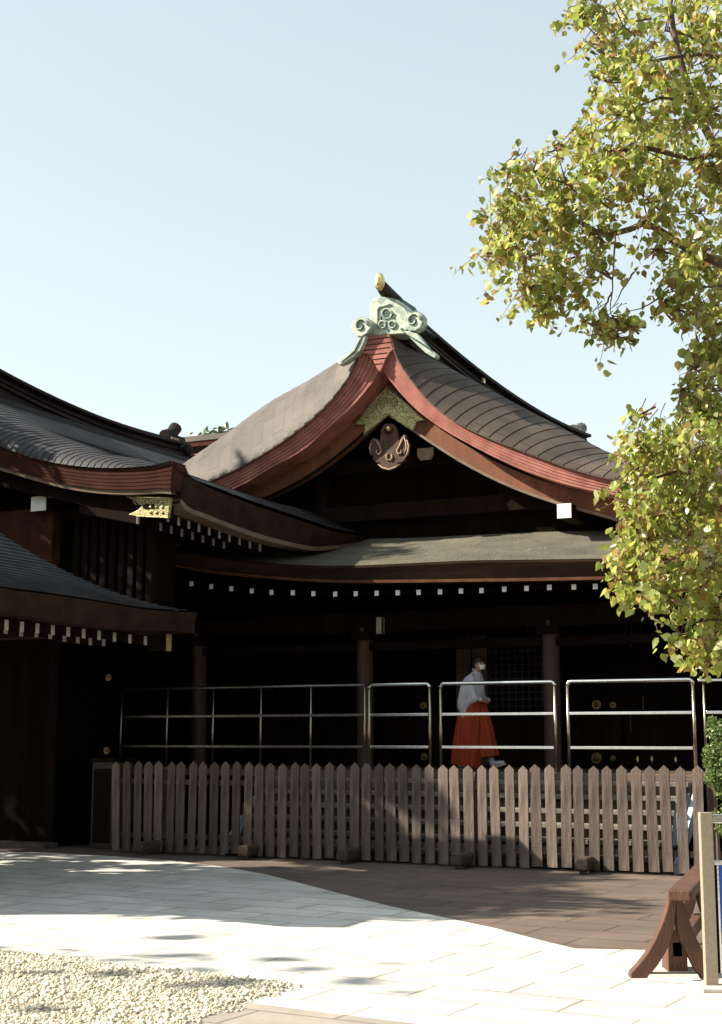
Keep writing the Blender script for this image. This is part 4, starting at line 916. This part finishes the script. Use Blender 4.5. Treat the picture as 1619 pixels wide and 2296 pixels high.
# set-back panel continuing to the right
t = thing('picket_fence', 'set back picket fence panel partly hidden by the shrub and the post', 'fence', (*C.wo(5.9, -2.55)[:2], 0), -AN, 'picket fence panels in a row')
for i in range(7):
    o = proto_p[i % 5].copy(); COL.objects.link(o); o.parent = t; o.location = (-.52+i*sp_, 0, .03)
MB().box(-.6, .6, .024, .06, .2, .27).build('rail', M['fenceback'], t); MB().box(-.6, .6, .024, .06, .91, .98).build('rail', M['fenceback'], t)
# dark box at the left end
q0 = C.pl(203, 1850, -2.3); q1 = C.pl(251, 1850, -2.3); um = (q0[0]+q1[0])/2; hw = (q1[0]-q0[0])/2
t = thing('storage_box', 'tall dark box standing at the left end of the picket fence', 'box', (*C.wo(um, -2.3)[:2], 0), -AN)
MB().box(-hw, hw, 0, .5, 0, 1.2).build('cabinet', M['box'], t, bevel=.02); MB().box(-hw-.02, hw+.02, -.02, .52, 1.2, 1.25).build('lid', M['dark'], t, bevel=.01)
MB().box(-hw+.04, hw-.04, -.012, -.001, .08, 1.1).build('door', M['dark'], t)

# ================================================================ metal railings along the veranda edge
def railing(xs, label, kind='loop'):
    us_ = [C.pl(x, 1600, -1.2)[0] for x in xs]; um = (us_[0]+us_[-1])/2; X, Y, _ = C.wo(um, -1.2)
    t = thing('metal_railing', label, 'railing', (X, Y, 1.09), -AN, 'steel railings along the veranda edge')
    us_ = [u-um for u in us_]; zt = 1.165; r = .026
    if kind == 'loop':
        a, b = us_[0], us_[-1]; k = .05
        arc0 = [(a + k*(1-math.cos(i*math.pi/8)), 0, zt-k+k*math.sin(i*math.pi/8)) for i in range(5)]
        arc1 = [(b - k*(1-math.cos(i*math.pi/8)), 0, zt-k+k*math.sin(i*math.pi/8)) for i in range(4, -1, -1)]
        MB().tube(arc0+arc1, r, 12).build('top_rail', M['steel'], t, smooth=True)
        for u in (a, b): MB().tube([(u, 0, 0), (u, 0, zt-.05)], .021, 12).build('post', M['steelbrass'], t, smooth=True)
    elif kind == 'long':
        MB().tube([(us_[0], 0, zt), (us_[-1], 0, zt)], r*.8, 12).build('top_rail', M['dullsteel'], t, smooth=True)
        for u in us_: MB().tube([(u, 0, 0), (u, 0, zt-.02)], .015, 10).build('post', M['steelbrass'], t, smooth=True)
    else:
        MB().box(us_[0]-.06, us_[-1]+.06, -.05, .05, zt-.03, zt).build('top_rail', M['steel'], t, bevel=.005)
        for u in us_: MB().tube([(u, 0, 0), (u, 0, zt-.03)], .016, 10).build('post', M['steelbrass'], t, smooth=True)
    for z in (.755, .32):
        MB().box(us_[0]+.02, us_[-1]-.02, -.016, .016, z-.02, z+.02).build('mid_rail', M['dullsteel' if kind == 'long' else 'steel'], t, bevel=.006)
    for u in us_: MB().tube([(u, 0, 0), (u, 0, .012)], .045, 12).build('base_flange', M['steelbrass'], t)
railing((272,375,478,585,697,818), 'long thin railing with five bays fading into the left shade', 'long')
railing((828,964), 'narrow steel railing frame in front of the left column')
railing((988,1245), 'steel railing frame the woman walks behind')
railing((1274,1556), 'widest steel railing frame right of the walking woman')
railing((1580,1760), 'flat topped railing cut by the right border beside the shrub', 'flat')

# ================================================================ walking woman
pu0, pz0 = C.pl(1066, 1722, -.35)
X, Y, _ = C.wo(pu0, -.35)
pe = thing('person', 'woman walking right in white kimono top, vermilion hakama and white mask', 'person', (X, Y, 1.095), -AN)
def skinned(name, joints, edges, rad, m, parent, sub=2):
    me = bpy.data.meshes.new(name); me.from_pydata(joints, edges, []); o = bpy.data.objects.new(name, me); COL.objects.link(o)
    sk = o.modifiers.new('s', 'SKIN'); sk.branch_smoothing = .3
    for i, r in enumerate(rad): me.skin_vertices[0].data[i].radius = r if isinstance(r, tuple) else (r, r)
    me.skin_vertices[0].data[0].use_root = True
    sb_ = o.modifiers.new('u', 'SUBSURF'); sb_.levels = sub; sb_.render_levels = sub
    dg = bpy.context.evaluated_depsgraph_get(); e = o.evaluated_get(dg); nm = bpy.data.meshes.new_from_object(e)
    bpy.data.objects.remove(o); nm.name = name; nm.materials.clear(); nm.materials.append(m)
    nm.polygons.foreach_set('use_smooth', [True]*len(nm.polygons))
    o = bpy.data.objects.new(name, nm); COL.objects.link(o); o.parent = parent; return o
J = [(-.02,0,.84),(-.02,0,1.0),(.0,0,1.17),(.03,0,1.29),(.055,0,1.345),(.075,0,1.40),(.085,0,1.46),(.085,0,1.50)]
Rr = [(.11,.13),(.09,.115),(.10,.13),(.07,.10),(.042,.042),(.06,.055),(.078,.068),(.06,.055)]
Ed = [(i, i+1) for i in range(7)]
def addc(start, pts, rad):
    p = start
    for q, r in zip(pts, rad): J.append(q); Rr.append(r); Ed.append((p, len(J)-1)); p = len(J)-1
    return p
for sg in (-1, 1):
    h = addc(3, [(.02, sg*.15, 1.27), (-.08, sg*.19, 1.06), (.03, sg*.17, .96), (.12, sg*.10, .95)], [.05, .038, .03, .022])
    pal = addc(h, [(.15, sg*.075, .945)], [(.026, .016)])
    for k in range(4):
        dz = .022-.014*k; addc(pal, [(.175, sg*.055, .945+dz), (.19+.003*(1-abs(k-1.2)), sg*.035, .94+dz), (.185, sg*.018, .93+dz)], [.009, .008, .007])
    addc(h, [(.125, sg*.085, .965), (.145, sg*.06, .975)], [.009, .008])
    ft = [(-.02, sg*.08, .80), (-.03 if sg < 0 else .1, sg*.08, .45), (-.19 if sg < 0 else .22, sg*.07, .09 if sg < 0 else .12)]
    a = addc(0, ft, [.085, .06, .036]); 
    if sg < 0: addc(a, [(-.12, sg*.07, .035), (-.04, sg*.07, .03)], [.034, .028])
    else: addc(a, [(.27, sg*.07, .07), (.36, sg*.07, .085)], [.034, .028])
body = skinned('body', J, Ed, Rr, M['skin'], pe)
# face details on a head turned towards us
hd = Vector((.085, 0, 1.46)); fdir = Vector((.80, -.60, 0)).normalized(); sdir = Vector((.60, .80, 0))
fm = MB()
def onface(a, b, d): return tuple(hd + fdir*d + sdir*a + Vector((0, 0, b)))
rows = []
for i in range(7):
    t = i/6; z_ = -.012 - .07*t; wdt = .058*(1-.35*t*t)
    rows.append([onface(wdt*s, z_, .085*(1-.30*s*s)*(1-.12*(2*t-1)**2)+.01) for s in (-1, -.6, -.25, 0, .25, .6, 1)])
fm.grid(rows); fo = fm.build('face_mask', M['mask'], body, smooth=True); so = fo.modifiers.new('s', 'SOLIDIFY'); so.thickness = .004
em = MB()
for a in (-.028, .028): em.ball(onface(a, .012, .074), (.010, .010, .006), 8, 5)
em.build('eyes', M['hair'], body)
nm_ = MB().ball(onface(0, -.005, .082), (.012, .012, .02), 8, 5).build('nose', M['skin'], body, smooth=True)
er = MB(); er.ball(onface(-.068, -.01, .0), (.012, .018, .026), 8, 5); er.ball(onface(.068, -.01, 0), (.012, .018, .026), 8, 5); er.build('ears', M['skin'], body, smooth=True)
hb = MB(); cc = hd + Vector((-.012, .006, .022)); rows = []
for i in range(9):
    a = math.pi*.62*i/8; rows.append([tuple(cc + Vector((0, 0, 1))*math.cos(a)*.088 + (fdir*math.cos(b)*(.082 if math.cos(b) > 0 and i > 4 else .092)*(0.72 if math.cos(b) > .35 and i > 4 else 1) + sdir*math.sin(b)*.08)*math.sin(a)) for b in [2*math.pi*k/14 for k in range(14)]])
hb.grid(rows, True); hb.tube([tuple(cc - fdir*.085 + Vector((0,0,-.03))), tuple(cc - fdir*.12 + Vector((0,0,-.08))), tuple(cc - fdir*.11 + Vector((0,0,-.22)))], [.028, .03, .012], 8)
hb.build('hair', M['hair'], body, smooth=True)
# kimono top
def loft(rings, n=28, pleat=0, amp=0):
    rows = []
    for (x, y, z, rx, ry, tilt) in rings:
        rows.append([(x + rx*math.cos(a)*(1+amp*math.cos(pleat*a)), y + ry*math.sin(a)*(1+amp*math.cos(pleat*a)), z + tilt*math.cos(a)) for a in [2*math.pi*k/n for k in range(n)]])
    return rows
kt = MB(); kt.grid(loft([(-.02,0,.84,.15,.17,0),(-.02,0,.92,.145,.165,0),(-.02,0,1.0,.135,.16,0),(-.005,0,1.12,.135,.175,0),(.01,0,1.22,.12,.18,-.01),(.03,0,1.30,.085,.14,-.015),(.05,0,1.355,.052,.06,-.02)]), True)
kt.build('kimono_top', M['cloth'], pe, smooth=True)
kc = MB(); kc.tube([(.13,-.005,1.02),(.125,-.035,1.15),(.10,-.055,1.28),(.055,-.062,1.36),(-.01,-.03,1.385),(-.02,0,1.39),(-.01,.03,1.385),(.055,.062,1.36),(.10,.05,1.28),(.128,.02,1.12)], (.013), 6); kc.build('collar', M['cloth'], pe, smooth=True)
for sg in (-1, 1):
    out = [(.03,1.33),(-.06,1.28),(-.12,1.20),(-.155,1.08),(-.185,.95),(-.19,.86),(-.15,.78),(-.105,.67),(-.07,.72),(-.03,.83),(.0,.885),(.07,.92),(.135,.955),(.13,.99),(.09,1.03),(.08,1.14),(.075,1.25)]
    sl = MB(); nn = len(out); cxs = sum(p[0] for p in out)/nn; czs = sum(p[1] for p in out)/nn
    rows = []
    for (yy, sc) in [(.075, .55), (.12, .9), (.155, 1.0), (.185, .98), (.21, .85), (.222, .5), (.224, .05)]:
        rows.append([(cxs+(p[0]-cxs)*sc, sg*yy, czs+(p[1]-czs)*sc) for p in out])
    sl.grid(rows, True); sl.build('sleeve', M['cloth'], pe, smooth=True)
    sl2 = MB().tube([(.13, sg*.16, .965), (.16, sg*.13, .955)], [.035, .03], 10); sl2.build('cuff', M['cloth'], pe, smooth=True)
# hakama: two pleated legs under one waistband
hk = MB()
hk.grid(loft([(-.02,-.01,.97,.14,.155,0),(-.03,-.02,.85,.165,.175,0),(-.055,-.03,.65,.19,.18,0),(-.08,-.05,.45,.2,.17,0),(-.10,-.06,.25,.205,.165,-.0),(-.12,-.06,.06,.205,.16,-.03)], 72, 11, .055), True)
hk.grid(loft([(-.0,.03,.95,.13,.13,0),(.03,.04,.8,.15,.14,0),(.07,.05,.6,.165,.15,0),(.11,.06,.4,.165,.15,.0),(.155,.065,.18,.165,.15,.02)], 72, 11, .055), True)
hk.build('hakama', M['hakama'], pe, smooth=True)
wb = MB(); wb.grid(loft([(-.02,0,.90,.155,.175,0),(-.02,0,.985,.15,.17,0)]), True); wo_ = wb.build('waistband', M['hakama'], pe, smooth=True)
for (x, y, z, tl) in [(-.12, -.07, .0, 0), (.31, .07, .035, .28)]:
    sm = MB(); n = 16
    ring = [(math.cos(2*math.pi*k/n)*.125*(1 if math.cos(2*math.pi*k/n) > 0 else .95), math.sin(2*math.pi*k/n)*.045) for k in range(n)]
    sm.flat(ring, -.012, .010); so_ = sm.build('sandal', M['paper'], pe, bevel=.004); so_.location = (x, y, z+.014); so_.rotation_euler = (0, -tl, 0)
    sk_ = MB(); rows = []
    for (xx, r1, zc) in [(-.105,.02,.035),(-.09,.036,.045),(-.05,.045,.055),(.0,.042,.045),(.05,.042,.035),(.09,.036,.028),(.112,.015,.022)]:
        rows.append([(xx, math.cos(a)*r1, max(.011, zc+math.sin(a)*r1*.8)) for a in [2*math.pi*k/10 for k in range(10)]])
    sk_.grid(rows, True); sk_.tube([(-.065, 0, .05), (-.075, 0, .13)], [.042, .044], 10)
    s2 = sk_.build('tabi_sock', M['cloth'], pe, smooth=True); s2.location = (x, y, z+.014); s2.rotation_euler = (0, -tl, 0)

# ================================================================ trestle, slab, post sign
tX, tY = gnd(1510, 2195)
t = thing('trestle', 'low brown wooden trestle with splayed curved legs at the right border', 'trestle', (tX, tY, 0), 0)
S = F/9.4*1.0
def tp(px, py, Y):
    q = p3(px, py, Y); return (q[0]-tX, q[2])
def leg(pts_l, pts_r, y, th=.09):
    poly = [tp(x, yy, y) for x, yy in pts_l] + [tp(x, yy, y) for x, yy in pts_r[::-1]]
    poly = [(p[0], max(p[1], .0)) for p in poly]
    return MB().prism(poly, y-tY, y-tY+th).build('leg', M['trestle'], t, bevel=.008)
y0 = tY-.0
leg([(1501,2012),(1495,2040),(1485,2070),(1470,2105),(1450,2140),(1430,2165),(1414,2182),(1414,2196)], [(1517,2012),(1516,2048),(1512,2085),(1505,2110),(1492,2138),(1475,2165),(1458,2186),(1450,2200)], y0)
leg([(1516,2012),(1517,2050),(1520,2086),(1528,2110),(1545,2145),(1560,2175),(1575,2208)], [(1530,2012),(1540,2048),(1552,2080),(1565,2110),(1578,2135),(1590,2160),(1600,2208)], y0+.005)
y1 = tY+1.5
# ridge beam receding to the right
a = p3(1497, 1993, y0-.06); 
dirb = Vector((.62, 1.9, 0)); 
bm_ = MB(); hw = .075
A0 = Vector((a[0]-tX+.0, a[1]-tY, a[2])); sd = Vector((.95, -.31, 0))*.15
pts = [A0, A0+sd, A0+sd+dirb, A0+dirb]
zt_ = tp(1497, 1993, y0)[1]; 
bm_.add([(p.x, p.y, zt_-.07) for p in pts] + [(p.x, p.y, zt_) for p in pts], [(0,3,2,1),(4,5,6,7),(0,1,5,4),(1,2,6,5),(2,3,7,6),(3,0,4,7)])
bm_.build('top_beam', M['trestle'], t, bevel=.01)
ob = [o for o in t.children if o.name.startswith('leg')]
for o in ob:
    c = o.copy(); COL.objects.link(c); c.parent = t; c.location = (dirb.x*.8, dirb.y*.8, 0)
MB().add([(A0.x+.05, .1, .12), (A0.x+.12, .1, .12), (A0.x+.12+dirb.x*.8, .1+dirb.y*.8, .12), (A0.x+.05+dirb.x*.8, .1+dirb.y*.8, .12), (A0.x+.05, .1, .22), (A0.x+.12, .1, .22), (A0.x+.12+dirb.x*.8, .1+dirb.y*.8, .22), (A0.x+.05+dirb.x*.8, .1+dirb.y*.8, .22)],
         [(0,3,2,1),(4,5,6,7),(0,1,5,4),(1,2,6,5),(2,3,7,6),(3,0,4,7)]).build('stretcher', M['trestle'], t, bevel=.006)
MB().box(A0.x+.02, A0.x+.15, .1, .3, .0, .3).build('base_block', M['trestle'], t, bevel=.008)
sl_ = [gnd(*p) for p in [(1452,2202),(1575,2212),(1554,2174),(1473,2170)]]
sx, sy = sl_[0]
o = MB().flat([(p[0]-sx, p[1]-sy) for p in sl_], .006, .03).build('stone_slab', M['slab'], None, bevel=.004); o.location = (sx, sy, 0); tag(o, 'flat pale slab lying under the near end of the trestle', 'slab')
(px0, py0), (px1, py1) = gnd(1584, 2221), gnd(1612, 2221)
t = thing('sign_stand', 'beige metal post stand holding a blue notice panel at the right border', 'sign', (px0, py0, 0), 0)
pw = .078; ph = p3(1590, 1822, py0)[2]
MB().box(0, pw, 0, .06, 0, ph).build('post', M['post'], t, bevel=.004)
MB().box(1.2, 1.2+pw, 0, .06, 0, ph).build('post', M['post'], t, bevel=.004)
zz = lambda y: p3(1600, y, py0)[2]
MB().box(pw+.002, 1.198, .015, .045, zz(1846), zz(1826)).build('top_bracket', M['steel'], t, bevel=.004)
MB().box(pw+.002, 1.198, .015, .045, zz(1940), zz(1930)).build('frame_bar', M['steel'], t, bevel=.003)
MB().box(pw+.002, pw+.018, .02, .05, .1, zz(1940)).build('frame_edge', M['dark'], t); MB().box(pw+.019, pw+.03, .015, .055, .1, zz(1940)).build('frame_edge', M['steel'], t)
MB().box(pw+.031, 1.19, .02, .035, zz(2090), zz(1941)).build('notice_panel', M['blue'], t)
MB().box(pw+.031, 1.19, .022, .033, .08, zz(2091)).build('lower_panel', M['post'], t)
MB().box(-.05, 1.4, -.12, .2, .005, .03).build('base_plate', M['slab'], t, bevel=.006)
